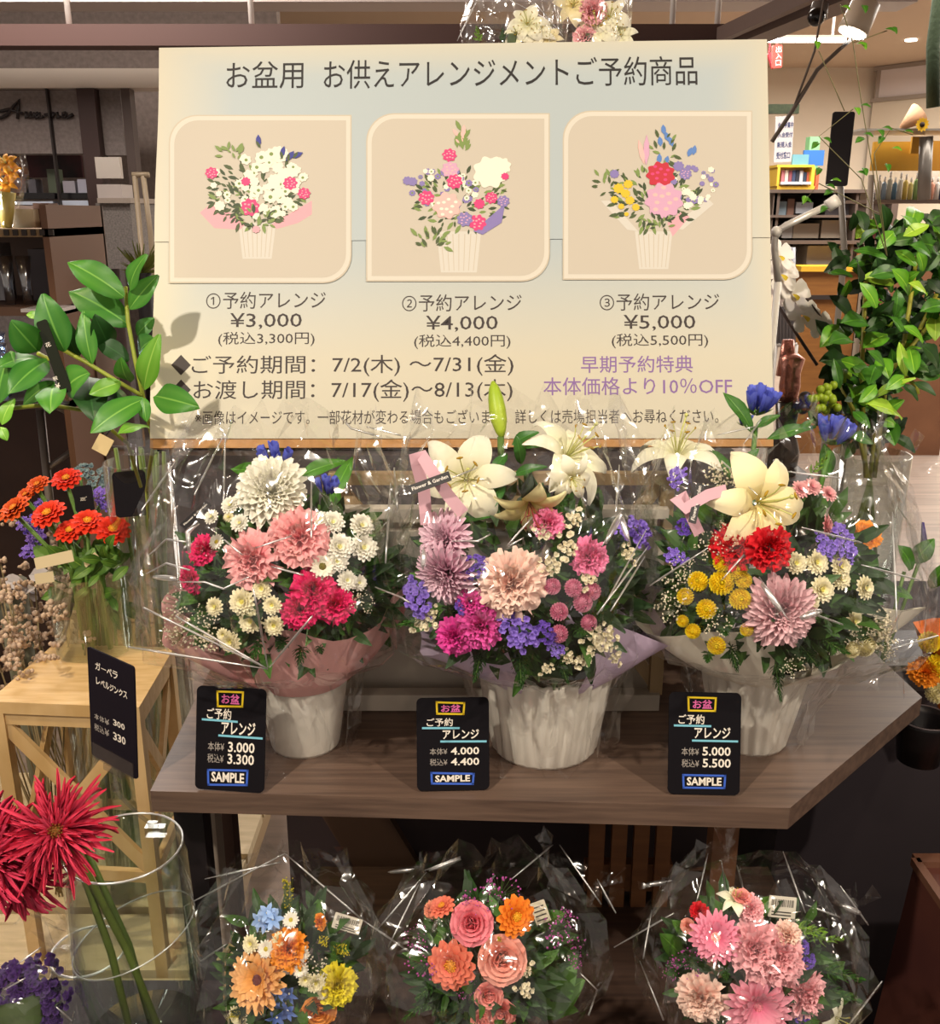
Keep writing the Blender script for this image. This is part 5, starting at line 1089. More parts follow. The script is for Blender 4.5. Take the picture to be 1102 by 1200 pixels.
c = P(30, 1020, .965); g = thing('gerbera', 'third crimson gerbera half hidden behind the other two in the glass vase', 'flower', V((vc.x, vc.y+.02, vb+.02)), 'crimson gerberas in the glass vase')
b = MB(); b.tube([c+FWD*.01, V((vc.x-.044, vc.y+.012, vc.z-.01)), V((vc.x-.015, vc.y+.02, vb+h*.5)), V((vc.x, vc.y+.02, vb+.02))], .0036, 8); part('stem', b, mat('#5f7430', .5), g, True)
bloom('spider2', g, c, RT*-.2+UP*.2-FWD, .045, 2., rename='bloom')
clip('acrylic_clip', 'clear acrylic clip on the rim of the glass vase', P(183, 972, 1.10), .011)
g = thing('price_card', 'tall black price card reading 300 above the glass vase', 'price card', P(132, 905, 1.08))
q = Quad(P(106, 884, 1.135), P(159, 911, 1.085), P(105, 757, 1.10), P(160, 784, 1.05))
b = MB(); b.slab(q, rrect(-q.w/2, -q.h/2, q.w/2, q.h/2, .004), -.0012, .0008); part('card', b, mat('#18121c', .75, spec=.15), g)
b = MB(); sk = .5
def skew(b, s, x0, y0, x1, y1, mi, bold=.01):
    n = len(s); 
    for i, ch in enumerate(s):
        if ch == ' ': continue
        xa, xb = x0+(x1-x0)*i/n, x0+(x1-x0)*(i+.88)/n; dy = (xa-x0)*sk; wide = .45 if ch in 'ー' else 0
        hh = y1-y0; write(b, q, ch, (xa, y0+dy+hh*wide, xb, y1+dy-hh*wide), .0014, mi, bold)
skew(b, 'ガーベラ', 113, 776, 140, 785, 2, .02); skew(b, 'レベルジンクス', 114, 794, 151, 802, 2, .02)
skew(b, '本体¥', 112, 836, 130, 843, 5, .01); skew(b, '300', 134, 843, 148, 850, 2, .02); skew(b, '税込¥', 112, 848, 130, 856, 5, .01); skew(b, '330', 134, 858, 149, 867, 2, .02)
part('chalk_lettering', b, M_CARD, g)
b = MB(); b.slab(q, [(-q.w*.45, -q.h*.5), (q.w*.45, -q.h*.5), (q.w*.45, -q.h*.36), (-q.w*.45, -q.h*.36)], .0015, .003); b.slab(q, [(-q.w*.2, -q.h*.56), (q.w*.2, -q.h*.56), (q.w*.2, -q.h*.5), (-q.w*.2, -q.h*.5)], -.003, .003)
b.tube([P(134, 910, 1.08), P(138, 930, 1.08), P(163, 955, 1.09), P(180, 968, 1.10)], .0022, 7); b.ball(P(136, 922, 1.08), .006, 10, 6); part('acrylic_holder', b, ACRYL, g)
# wrapped purple flowers and the round jar at the lower left corner
jc = PY(38, 1160, .74)
g = thing('purple_bouquet', 'dark purple flowers in clear wrap at the lower left corner', 'bouquet', V((jc.x-.02, .76, vb)))
for x, y, r in ((20, 1150, 26), (48, 1142, 22), (5, 1175, 24), (40, 1172, 26), (66, 1168, 18), (22, 1192, 26), (55, 1196, 20)): bloom('purple_puff', g, P(x, y, 1.0), UP*.6-FWD, r*1.0/FPX, x*.3)
b = MB(); b.tube([P(20, 1170, 1.0), V((jc.x-.02, .76, vb+.004))], [.03, .008], 8); part('stem_bundle', b, mat('#3a4a24', .7), g, True)
c0 = P(28, 1150, 1.0)
fq = ringfilm(g, [(V((jc.x-.02, .76, vb)), .015, .015), (c0-V((0, 0, .06)), .045, .04), (c0, .06, .052), (c0+V((0, 0, .04)), .055, .045), (c0+V((0, 0, .062)), .04, .03)], 31, n=26, amp=.007)
crl(fq, [((20, 1130, .93), (48, 1110, .94)), ((66, 1180, .94), (84, 1196, .95)), ((5, 1160, .93), (30, 1146, .93))], .0009)
g = thing('round_jar', 'clear round glass jar rim behind the purple flowers at lower left', 'jar', V((jc.x, .86, vb)))
b = MB(); jz = PY(38, 1118, .86).z-vb; b.lathe((jc.x, .86, vb), [(0, .001), (.035, .001), (.042, .02), (.042, jz*.8), (.036, jz), (.038, jz+.004)], 36); part('glass', b, GLASS, g, True)
b = MB(); b.tube([V((jc.x+.038*math.cos(a), .86+.038*math.sin(a), vb+jz+.004)) for a in [2*PI*i/36 for i in range(37)]], .0013, 6); part('rim', b, CREASE, g, True)

# ================================================================== bouquets below the table edge
ZL = .40
def bouquet(lab, cpx, Y, flowers, foot, R, seed, rings, grp='wrapped bouquets on the lower shelf'):
    c = PY(*cpx, Y); f = V((c.x+foot, Y+.06, ZL)); g = thing('wrapped_bouquet', lab, 'bouquet', f, grp)
    foliage(g, c+V((0, .02, -.02)), R*.8, 260, .03, seed, DK, lo=-.5)
    dome(g, c, R, flowers, bulge=.6)
    b = MB()
    rng = random.Random(seed)
    for i in range(7): b.tube([c+V((rng.uniform(-.03, .03), .02, -.05)), f+V((rng.uniform(-.01, .01), rng.uniform(-.01, .01), .003))], .003, 5)
    part('stem_bundle', b, STEM, g, True)
    fl = ringfilm(g, [(f+V((0, 0, .002)), .02, .02), (f.lerp(c, .5), .05, .045), (c+V((0, 0, -.05)), R*1.05, R*.8), (c+V((0, 0, .0)), R*1.2, R*.95), (c+V((0, .01, .05)), R*1.1, R*.8), (c+V((0, .025, .10)), R*.7, R*.4)], seed, n=34, amp=.011, jag=.012)
    return g, fl, c
def sticker(g, pts, z, cream='#ece4d2', bars=True):
    q = Quad(P(*pts[3], z), P(*pts[2], z), P(*pts[0], z), P(*pts[1], z)); b = MB(); b.slab(q, rrect(-q.w/2, -q.h/2, q.w/2, q.h/2, .001), -.0003, .0003); s = part('price_sticker', b, mat(cream, .5), g)
    b = MB(); rng = random.Random(3); u = -q.w*.4
    while bars and u < q.w*.38:
        w = rng.choice((.0005, .0009)); b.add([q.at(u, q.h*.02, .0006), q.at(u+w, q.h*.02, .0006), q.at(u+w, q.h*.36, .0006), q.at(u, q.h*.36, .0006)], [(0, 1, 2, 3)]); u += w+rng.choice((.0006, .001))
    for v in ((-.2, -.34) if bars else (.3, .1, -.1, -.3)): b.add([q.at(-q.w*.38, q.h*v, .0006), q.at(q.w*.34, q.h*v, .0006), q.at(q.w*.34, q.h*(v-.06), .0006), q.at(-q.w*.38, q.h*(v-.06), .0006)], [(0, 1, 2, 3)])
    part('print', b, mat('#4a4440', .6), s)
YB = .86
g, fl, c = bouquet('wrapped bouquet of orange, yellow and pale blue flowers under the left end of the table', (335, 1128), YB, [
 ('star_blue', 309, 1083, 24), ('daisy_white', 341, 1078, 10), ('spray_cream', 328, 1102, 10), ('daisy_white', 312, 1112, 11), ('spray_cream', 294, 1106, 11), ('carn_orange', 338, 1113, 24), ('gerb_peach', 303, 1148, 38, {'n': (-.3, .3, 1)}), ('daisy_white', 353, 1118, 10),
 ('delph', 330, 1172, 26), ('rose_orange', 373, 1186, 23), ('carn_yellow', 397, 1155, 25), ('spray_cream', 370, 1152, 12), ('spray_cream', 358, 1148, 9), ('spray_cream', 378, 1164, 8), ('goldenrod', 338, 1052, 24, {'n': (.0, 1, .3), 'dz': .03}), ('goldenrod', 378, 1102, 20), ('goldenrod', 398, 1112, 22), ('daisy_white', 352, 1136, 10), ('gyp', 368, 1135, 18), ('spray_cream', 280, 1190, 14), ('goldenrod', 282, 1182, 18), ('carn_orange', 376, 1080, 10, {'n': (.9, .3, .4)}), ('delph', 318, 1165, 16)], .02, .085, 41, None)
sticker(g, ((392, 1068), (424, 1078), (422, 1096), (390, 1087)), 1.06); sticker(g, ((258, 1122), (276, 1099), (286, 1130), (272, 1146)), 1.05, '#e6d39a', False)
crl(fl, [((216, 1062, 1.10), (334, 1000, 1.10)), ((334, 1000, 1.10), (425, 1078, 1.08)), ((425, 1078, 1.08), (490, 1122, 1.08)), ((216, 1062, 1.10), (232, 1160, 1.07)), ((240, 1030, 1.12), (330, 1010, 1.12)), ((266, 1106, 1.04), (236, 1126, 1.05)), ((300, 1092, 1.03), (346, 1090, 1.03))], .0012)
knot(fl, P(332, 1004, 1.10), .025, 11, 8); knot(fl, P(262, 1030, 1.11), .03, 12, 6)
g, fl, c = bouquet('wrapped bouquet of pink and orange roses under the middle of the table', (572, 1125), YB, [
 ('rose_pink', 553, 1082, 26), ('zin_orange', 605, 1074, 25, {'n': (.4, .2, 1)}), ('zin_coral', 529, 1131, 31), ('rose_peach', 589, 1125, 30), ('rose_coral', 573, 1168, 18), ('rose_coral', 586, 1188, 20), ('rose_coral', 566, 1196, 15), ('zin_coral', 518, 1062, 17, {'n': (-.3, 1, .5)}), ('carn_coral', 505, 1066, 10),
 ('gyp_pink', 588, 1046, 22), ('gyp_pink', 660, 1096, 24), ('gyp_pink', 655, 1080, 18), ('gyp_pink', 498, 1125, 22), ('gyp_pink', 490, 1100, 16), ('gyp_pink', 550, 1160, 14), ('gyp_pink', 675, 1120, 14), ('gyp_pink', 560, 1056, 18), ('statice_white', 616, 1135, 12), ('statice_white', 613, 1160, 13), ('leaf_spray2', 500, 1160, 24), ('leaf_spray', 490, 1180, 26), ('goldenrod', 585, 1100, 10)], .0, .10, 42, None)
b = MB(); LM = mat('#3f6a1e', .45, col2='#6a9a34', attr=True)
for p, q_, w in (((612, 1180), (672, 1120), .75), ((625, 1190), (682, 1150), .5), ((540, 1180), (528, 1140), .45), ((545, 1185), (505, 1175), .4), ((500, 1090), (530, 1105), .5), ((600, 1140), (575, 1142), .5), ((650, 1180), (676, 1184), .5), ((630, 1085), (660, 1070), .5)):
    b.leaf(P(*p, 1.06), P(*q_, 1.04), w, -FWD+UP*.5)
part('broad_leaf', b, LM, g, True)
sticker(g, ((627, 1058), (644, 1054), (640, 1078), (623, 1086)), 1.04, '#e9dfc4', False)
crl(fl, [((526, 1078, 1.03), (546, 1160, 1.02)), ((552, 1098, 1.03), (572, 1160, 1.02)), ((500, 1022, 1.12), (440, 1092, 1.10)), ((494, 1030, 1.12), (455, 1110, 1.08)), ((455, 1022, 1.12), (486, 1018, 1.11)), ((498, 1020, 1.10), (540, 1004, 1.10)), ((600, 1030, 1.10), (648, 990, 1.14)), ((656, 990, 1.14), (705, 1060, 1.10)), ((700, 1030, 1.10), (722, 1070, 1.09)), ((680, 1140, 1.05), (700, 1160, 1.05), (690, 1190, 1.05)), ((625, 1190, 1.02), (622, 1178, 1.02), (630, 1172, 1.02)), ((566, 1044, 1.06), (580, 1026, 1.08))], .0011)
crl(fl, [((457, 1022, 1.12), (484, 1019, 1.11)), ((503, 1020, 1.10), (540, 1006, 1.10)), ((512, 1078, 1.03), (508, 1092, 1.03))], .0026)
knot(fl, P(494, 1020, 1.12), .03, 13, 9); knot(fl, P(700, 1042, 1.10), .035, 14, 9); knot(fl, P(640, 1002, 1.14), .05, 15, 7)
g, fl, c = bouquet('wrapped bouquet of pink carnations and gerberas under the right end of the table', (882, 1128), YB, [
 ('gerb_pink', 839, 1098, 31), ('carn_blush', 886, 1112, 34), ('carn_blush', 912, 1122, 34), ('carn_blush', 945, 1166, 28), ('carn_pale', 822, 1171, 29), ('gerb_pink2', 888, 1178, 42), ('rose_coral', 870, 1050, 12, {'n': (0, 1, .5)}), ('carn_blush', 880, 1064, 16), ('carn_red', 820, 1068, 11), ('rose_peach', 806, 1085, 9), ('carn_pale', 925, 1096, 17), ('lily', 982, 1194, 22), ('lily', 862, 1052, 18, {'n': (0, 1, .5)}),
 ('statice_deep', 944, 1124, 14), ('statice_deep', 938, 1110, 12), ('gyp_pink', 806, 1128, 18), ('gyp_pink', 786, 1136, 12), ('leaf_spray2', 980, 1140, 32), ('bright_leaf', 948, 1090, 28), ('bright_leaf', 970, 1100, 22), ('leaf_spray2', 985, 1165, 24), ('leaf_spray', 850, 1140, 20), ('statice_deep', 940, 1192, 14)], -.01, .10, 43, None)
b = MB()
for p, q_, w in (((800, 1120), (776, 1096), .6), ((812, 1100), (790, 1080), .5), ((872, 1080), (905, 1052), .5), ((850, 1080), (840, 1056), .4), ((958, 1150), (990, 1128), .5), ((965, 1175), (1000, 1165), .5)): b.leaf(P(*p, 1.06), P(*q_, 1.05), w, -FWD+UP*.5)
part('broad_leaf', b, LM, g, True)
sticker(g, ((902, 1049), (934, 1052), (932, 1077), (900, 1074)), 1.05)
crl(fl, [((720, 1110, 1.10), (790, 1070, 1.08)), ((830, 1000, 1.12), (816, 1060, 1.08)), ((846, 1010, 1.12), (852, 1055, 1.07)), ((864, 1014, 1.12), (872, 1044, 1.08)), ((918, 998, 1.14), (944, 1070, 1.09)), ((944, 1060, 1.10), (985, 1075, 1.10)), ((985, 1038, 1.10), (1018, 1084, 1.10)), ((760, 1036, 1.12), (788, 1032, 1.12)), ((996, 1200, 1.05), (1034, 1150, 1.08)), ((750, 1126, 1.06), (768, 1170, 1.04), (778, 1196, 1.03)), ((846, 1130, 1.02), (836, 1160, 1.01)), ((764, 1066, 1.08), (754, 1124, 1.05))], .0011)
crl(fl, [((757, 1037, 1.12), (780, 1034, 1.12)), ((985, 1060, 1.09), (1008, 1070, 1.09))], .003)
knot(fl, P(1000, 1062, 1.10), .038, 16, 11); knot(fl, P(780, 1036, 1.11), .03, 17, 8); knot(fl, P(852, 1000, 1.13), .04, 18, 6)

# ================================================================== left plant with big leaves
g = thing('leafy_branch', 'branch of large bright green leaves left of the poster board', 'branch', P(170, 600, 1.33))
LG = [mat('#377a22', .42, col2='#84b84e', attr=True, spec=.4), mat('#2d6c22', .42, col2='#6ea444', attr=True, spec=.4), mat('#1c4416', .5, col2='#30602a', attr=True), mat('#5f9c28', .4, col2='#a2cc58', attr=True)]
leaves = [((146, 345), (80, 304), .46, 0, 0), ((150, 377), (80, 337), .46, 1, .02), ((148, 340), (168, 297), .46, 0, 0), ((150, 362), (184, 322), .42, 0, .01), ((74, 412), (48, 344), .52, 1, 0), ((46, 414), (14, 378), .66, 1, 0), ((56, 418), (10, 457), .45, 1, .01), ((-6, 472), (10, 410), .55, 1, 0), ((46, 416), (-2, 426), .5, 1, .03),
 ((106, 426), (96, 363), .34, 0, .01), ((73, 456), (99, 436), .62, 0, 0), ((142, 447), (105, 461), .5, 3, -.01), ((150, 450), (140, 422), .5, 0, -.01), ((166, 458), (184, 393), .34, 3, -.015), ((176, 462), (228, 475), .42, 0, -.03), ((168, 464), (105, 504), .42, 0, -.03), ((168, 466), (171, 494), .5, 0, -.03), ((62, 446), (25, 473), .42, 1, 0), ((62, 448), (58, 479), .55, 0, 0),
 ((103, 436), (109, 487), .5, 2, .02), ((151, 421), (112, 397), .48, 2, .03), ((160, 392), (180, 372), .6, 1, .05), ((158, 418), (176, 396), .6, 1, .05), ((0, 497), (15, 466), .5, 3, 0), ((176, 496), (139, 504), .34, 3, -.02), ((90, 420), (72, 372), .5, 2, .03), ((130, 410), (112, 372), .5, 2, .04), ((48, 370), (30, 368), .5, 3, 0), ((0, 500), (8, 516), .6, 3, 0), ((120, 462), (150, 474), .5, 2, .03)]
zL = 1.25
for p, q_, w, m, dz in leaves:
    b = MB(); rr = random.Random(int(p[0]*7+q_[1])); z = zL+dz
    b.leaf(P(*p, z), P(*q_, z-.02+rr.uniform(-.03, .03)), w*1.12, -FWD + UP*(.25+rr.uniform(-.2, .2)) + RT*rr.uniform(-.3, .3), n=12, fold=.08); part('leaf', b, LG[m], g, True)
b = MB()
for pts in ([(147, 336), (150, 377), (158, 420), (168, 466), (180, 520), (172, 575)], [(74, 410), (100, 424), (136, 446), (167, 464)], [(-10, 481), (55, 474), (105, 482), (150, 520), (165, 570)], [(44, 414), (60, 422), (80, 440), (110, 480)], [(172, 575), (176, 640)]):
    b.tube([P(x, y, zL+.02+max(0, (y-480)*.0036)) for x, y in pts], .0028, 7)
part('stem', b, mat('#8f9a34', .5), g, True)
# slim glass vase holding it, chrome post beside
vp = P(178, 700, 1.88); vtop = PY(178, 540, vp.y).z-.125
g = thing('tall_glass_vase', 'tall clear vase with plant stems behind the left arrangement', 'vase', V((vp.x, vp.y, .125)))
b = MB(); b.lathe((vp.x, vp.y, .125), [(0, .001), (.06, .001), (.062, .01), (.062, vtop), (.059, vtop), (.058, .012), (0, .011)], 32); part('glass', b, GLASS, g, True)
b = MB(); rr = random.Random(3)
for i in range(9): b.tube([V((vp.x+rr.uniform(-.035, .035), vp.y+rr.uniform(-.03, .03), .14)), V((vp.x+rr.uniform(-.05, .05), vp.y+rr.uniform(-.04, .04), .125+vtop*1.02))], .004, 5)
part('stem', b, mat('#5f7432', .5), g, True)
b = MB(); p0, p1 = P(156, 520, 1.95), P(163, 752, 1.95); b.tube([p0, p1, V((p1.x, p1.y, .126))], .0068, 10); solo('chrome_post', b, mat('#b7b4c4', .12, metal=1), 'slim chrome post left of the left arrangement', 'post', True)
def tag_card(name, lab, pts, z, col, cat='tag', th=.001, r=.001, lines=None, lcol='#d9d2c6'):
    zz = z if isinstance(z, (list, tuple)) else [z]*4
    q = Quad(P(*pts[3], zz[3]), P(*pts[2], zz[2]), P(*pts[0], zz[0]), P(*pts[1], zz[1])); g = thing(name, lab, cat, q.at(0, -q.h/2))
    b = MB(); b.slab(q, rrect(-q.w/2, -q.h/2, q.w/2, q.h/2, r), -th, 0); part('card', b, mat(col, .75, spec=.12), g)
    if lines:
        b = MB()
        for t, bx in lines: write(b, q, t, bx, .0006, 0, .01)
        part('chalk_lettering', b, mat(lcol, .7), g)
    return g, q
tag_card('price_card', 'tilted black strip card among the big leaves at left', ((46, 376), (58, 373), (81, 458), (68, 464)), 1.235, '#1b1f17', 'price card', .001, .003, (('花', (53, 401, 60, 407)), ('税', (62, 441, 68, 446)), ('¥', (65, 449, 71, 455))))
clip('acrylic_clip', 'small clear clip at the foot of the tilted strip card', P(73, 469, 1.24), .008)
tag_card('price_card', 'small black card with white scribble among the orange zinnias', ((88, 570), (108, 568), (110, 598), (86, 602)), 1.86, '#17141a', 'price card', .002, .006, (('ｽｶﾋﾞ', (94, 582, 102, 587)),))
tag_card('price_card', 'large blank black card leaning behind the chrome post', ((139, 555), (172, 549), (172, 604), (128, 606)), 1.75, '#141118', 'price card', .002, .008)
tag_card('price_tag', 'square cream tag on a string below the big leaves', ((117, 508), (134, 516), (124, 535), (107, 525)), 1.24, '#d8c090', 'tag')
b = MB(); b.tube([P(124, 510, 1.243), P(132, 500, 1.25), P(140, 490, 1.26)], .0012, 5); solo('tag_string', b, mat('#2a2420', .6), 'dark string above the square cream tag', 'string', True)
# ---------------------------------------------------------------- zinnias and dried flowers behind the stool
zc = P(112, 760, 1.86); zfl = .125
g = thing('glass_bucket', 'clear glass bucket holding the red zinnias behind the stool', 'vase', V((zc.x, zc.y, zfl)))
zh = PY(112, 668, zc.y).z-zfl
b = MB(); b.lathe((zc.x, zc.y, zfl), [(0, .001), (.06, .001), (.062, .01), (.07, zh), (.067, zh), (.059, .012), (0, .011)], 32); part('glass', b, GLASS, g, True)
zl = [(78, 561, 17, 'zin_red2', 'zinnia at the back of the bunch, topmost of the red zinnias'), (44, 568, 14, 'zin_orange_red', 'orange red zinnia at the back left of the bunch'), (56, 602, 20, 'zin_red', 'bright red zinnia with yellow centre, left of the front row'), (17, 596, 19, 'zin_orange_red', 'orange red zinnia nearest the left picture edge'), (82, 622, 17, 'zin_red', 'lowest red zinnia in the front of the bunch'), (103, 611, 18, 'zin_red', 'red zinnia below the small black card'), (132, 621, 20, 'zin_red2', 'dark centred red zinnia at the right of the bunch, by the chrome post'), (30, 580, 12, 'zin_orange_red', 'small orange red zinnia at the left between two larger ones')]
for i, (x, y, r, k, lab) in enumerate(zl):
    z = 1.80 if y > 590 else 1.90; c = P(x, y, z); f = V((zc.x+.03*math.cos(i*2.1), zc.y+.03*math.sin(i*2.1), zfl+.013))
    g = thing('zinnia', lab, 'flower', f, 'red zinnias behind the stool')
    bloom(k, g, c, RT*((x-80)/160)+UP*.75-FWD*.8, r*1.12*z/FPX, i, rename='bloom')
    b = MB(); b.tube([c-UP*.008, c.lerp(V((zc.x+.02*math.cos(i), zc.y, zfl+zh)), .6)-UP*.01, V((zc.x+.03*math.cos(i), zc.y+.02*math.sin(i), zfl+zh)), f], .004, 7)
    for t in (.25, .5, .75):
        s = V((zc.x+.03*math.cos(i), zc.y, zfl+zh)).lerp(c, t*.45); b.leaf(s-UP*.02, s+V((math.cos(i*3+t*9)*.045, .02, .0)), .45, (0, -1, .5), n=4)
    part('stem', b, mat('#55782a', .5), g, True)
g = thing('statice_bunch', 'purple statice bunch at the left below the zinnias', 'flowers', P(50, 690, 1.88))
for x, y, r in ((40, 628, 16), (32, 612, 13), (38, 645, 14), (118, 580, 12), (122, 592, 10), (50, 590, 10)): bloom('statice_purple', g, P(x, y, 1.9), UP*.7-FWD, r*1.9/FPX, x)
b = MB(); p = P(50, 690, 1.88)
for x, y in ((40, 628), (38, 645), (118, 586)): b.tube([P(x, y+4, 1.9), P(60, 690, 1.9), V((p.x, p.y+.05, .13))], .003, 5)
part('stem', b, STEM, g, True)
g = thing('blue_filler_bunch', 'blue grey filler flowers behind the small black card', 'flowers', P(100, 640, 2.0))
for x, y, r in ((95, 555, 16), (112, 565, 14), (85, 565, 13), (128, 566, 13), (120, 555, 12)): bloom('blue_eryngo', g, P(x, y, 2.0), UP*.7-FWD, r*2.0/FPX, x)
b = MB(); p = P(100, 640, 2.0)
for x, y in ((95, 558), (112, 568), (128, 568)): b.tube([P(x, y, 2.0), p, V((p.x, p.y, .13))], .003, 5)
part('stem', b, STEM, g, True)
for i, (x, y, lab) in enumerate(((20, 735, 'pinkish beige dried flower bunch left of the stool top'), (55, 700, 'pinkish beige dried flower bunch behind the stool near the zinnia stems'))):
    p = P(x, y, 1.95 if i else 1.80); f = V((p.x, p.y+.03, .125)); g = thing('dried_flower_bunch', lab, 'flowers', f, 'dried flowers in the left corner')
    rng = random.Random(60+i); b = MB(); s = MB()
    for k in range(80):
        c = p+V((rng.gauss(0, .055), rng.gauss(0, .04), rng.gauss(-.03, .07)))
        for _ in range(9): b.ball(c+V((rng.uniform(-1, 1), rng.uniform(-1, 1), rng.uniform(-.6, .6)))*.013, rng.uniform(.003, .0062), 5, 3)
        if k % 4 == 0: s.tube([c, f+V((rng.uniform(-.02, .02), rng.uniform(-.02, .02), .002))], .002, 4)
    part('flower_heads', b, mat('#cfb6a2', .85, col2='#bda48e', nscale=30), g, True, stuff=True); part('stem', s, mat('#8a7a5a', .7), g, True)
g = thing('dusty_leaf_bunch', 'silvery white leaves in paper at the left picture edge', 'foliage', V((P(15, 680, 1.9).x, P(15, 680, 1.9).y, .125)))
b = MB(); rng = random.Random(9); p = P(12, 680, 1.9)
for k in range(26):
    c = p+V((rng.uniform(-.08, .05), rng.uniform(-.04, .04), rng.uniform(-.06, .06))); b.leaf(c, c+V((rng.uniform(-.05, .06), -.02, rng.uniform(-.01, .05))), .5, (0, -1, .8), n=5)
part('leaves', b, mat('#b4aeb4', .6, col2='#8e9094', attr=True), g, True, stuff=True)
b = MB(); b.tube([p, V((p.x, p.y, .126))], [.03, .012], 8); part('stem_bundle', b, mat('#6a6a5a', .7), g, True)
tag_card('price_tag', 'long cream tag with striped string under the red zinnias', ((38, 654), (84, 645), (87, 657), (44, 668)), 1.74, '#d6c6a4', 'tag')
tag_card('price_tag', 'second cream tag, lower and shorter, under the red zinnias', ((38, 674), (58, 671), (68, 680), (44, 684)), 1.74, '#cdbd9c', 'tag')
tag_card('price_tag', 'small leaning cream tag among the zinnia leaves', ((114, 650), (108, 645), (100, 662), (103, 667)), 1.76, '#cbb996', 'tag')
g = thing('leaf_bunch', 'green leafy stems in the bucket below the zinnias', 'foliage', V((zc.x, zc.y-.03, zfl+.012)))
b = MB(); rng = random.Random(19)
for k in range(46):
    c = P(rng.uniform(78, 150), rng.uniform(640, 720), 1.80+rng.uniform(-.05, .1)); b.leaf(c, c+V((rng.uniform(-.05, .05), -.02, rng.uniform(-.05, .06))), .5, (0, -1, .5), n=5)
part('leaves', b, mat('#3f6a20', .5, col2='#86a63c', attr=True), g, True, stuff=True)
b = MB()
for k in range(8): b.tube([P(96+k*5, 690, 1.84), V((zc.x-.03+.008*k, zc.y, zfl+.013))], .0035, 5)
part('stem', b, STEM, g, True)
# ---------------------------------------------------------------- left racks
YR = 2.5
g = thing('steel_rack', 'grey steel tube rack at the left behind the zinnias', 'rack', V((PY(70, 560, YR).x, YR, 0)))
mt = mat('#8a827e', .35, metal=.4)
for pts in ([(43, 440), (52, 600)], [(82, 440), (90, 530)]):
    p = [PY(*pts[0], YR), PY(*pts[1], YR)]; p[1].z = 0.0; b = MB(); b.tube(p, .011, 10); part('post', b, mt, g, True)
for p, q_ in (((52, 552), (90, 524)), ((90, 524), (150, 526)), ((86, 486), (140, 491)), ((48, 468), (86, 486))):
    b = MB(); b.tube([PY(*p, YR), PY(*q_, YR+.02)], .008, 8); part('rail', b, mt, g, True)
b = MB(); p = PY(45, 500, 2.75); b.box((p.x-1.2, 2.75, 0), (PY(118, 500, 2.75).x, 2.95, PY(60, 478, 2.75).z)); solo('brown_cabinet', b, mat('#4a3632', .6, col2='#3c2b28', nscale=4), 'dark brown cabinet behind the steel rack at left', 'cabinet')
b = MB()
for i in range(4): b.box((-.97, 2.16+i*.13, .44), (-.55, 2.28+i*.13, .46))
for x in (-.96, -.62): b.box((x, 2.16, 0), (x+.05, 2.66, .44))
solo('plank_bench', b, mat('#a87c48', .55, col2='#94693a', nscale=5, stretch=(2, 14, 1)), 'tan plank bench behind the zinnias at left', 'bench')
YS = 2.3
g = thing('vase_shelf', 'brown wooden shelf carrying clear glass vases at the left edge', 'shelf', PY(20, 370, YS))
b = MB(); p0, p1 = PY(-60, 372, YS), PY(66, 346, YS); zsh = PY(20, 360, YS).z
b.box((p0.x-.2, YS, zsh-.02), (p1.x, YS+.35, zsh)); part('board', b, mat('#5a4238', .55), g)
b = MB(); b.box((p1.x-.015, YS, 0.0), (p1.x, YS+.35, PY(66, 240, YS).z)); part('side_panel', b, mat('#6a4a38', .55), g)
b = MB(); b.box((p0.x-.2, YS+.34, zsh), (p1.x, YS+.355, PY(66, 240, YS).z)); part('back_panel', b, mat('#6e5a50', .6), g)
b = MB(); zs2 = PY(30, 268, YS).z; b.box((p0.x-.2, YS, zs2-.018), (p1.x, YS+.34, zs2)); part('upper_board', b, mat('#8d7454', .55), g)
for i in range(6):
    b = MB(); x = 4+i*10.5; pbox(b, x, 269, x+6, 276, YS-.006, .004); part('price_label', b, mat('#2a211e', .5), g)
b = MB(); zs3 = PY(10, 470, YS).z; b.box((p0.x-.2, YS, zs3-.02), (p1.x, YS+.34, zs3)); part('lower_board', b, mat('#2f2624', .5), g)
for i, (x, w, lab) in enumerate(((12, 9, 'clear flared glass vase on the wooden shelf, left of two'), (33, 9, 'clear flared glass vase on the wooden shelf, right of two'))):
    p = PY(x, 352, YS+.06); p.z = zsh; k = YS/FPX*1.04; hh = PY(x, 300, YS+.06).z-zsh
    g = thing('glass_vase', lab, 'vase', p, 'clear vases on the left shelf'); b = MB(); b.lathe(p, [(0, .001), (w*.6*k, .001), (w*.55*k, hh*.4), (w*k, hh), (w*.9*k, hh), (w*.5*k, hh*.4), (w*.5*k, .01), (0, .01)], 24); part('glass', b, clear('frosty_glass', tint='#e4e8ee', base=.22, edge=.6, rough=.15), g, True)
for i, (x0, y0, x1, y1, c, lab) in enumerate(((36, 292, 56, 352, '#5d575c', 'grey bag between the vases and the shelf side'), (-8, 285, 3, 352, '#8d8c94', 'pale grey bag at the left picture edge on the shelf'))):
    b = MB(); o = pbox(b, x0, y0, x1, y1, YS+.14, .06)
    for k, v_ in enumerate(b.v): b.v[k] = V((v_.x, v_.y, max(v_.z, zsh)))
    solo('grey_bag', b, mat(c, .5), lab, 'bag')
g = thing('kraft_bag', 'kraft paper bag with a window and yellow fruit beside the shelf', 'bag', PY(80, 345, YS+.2))
q = Quad(PY(68, 345, YS+.2), PY(90, 345, YS+.2), PY(70, 274, YS+.2), PY(90, 274, YS+.2))
b = MB(); b.slab(q, rrect(-q.w/2, -q.h/2, q.w/2, q.h/2, .004), -.06, 0); part('bag', b, mat('#b0885a', .7), g)
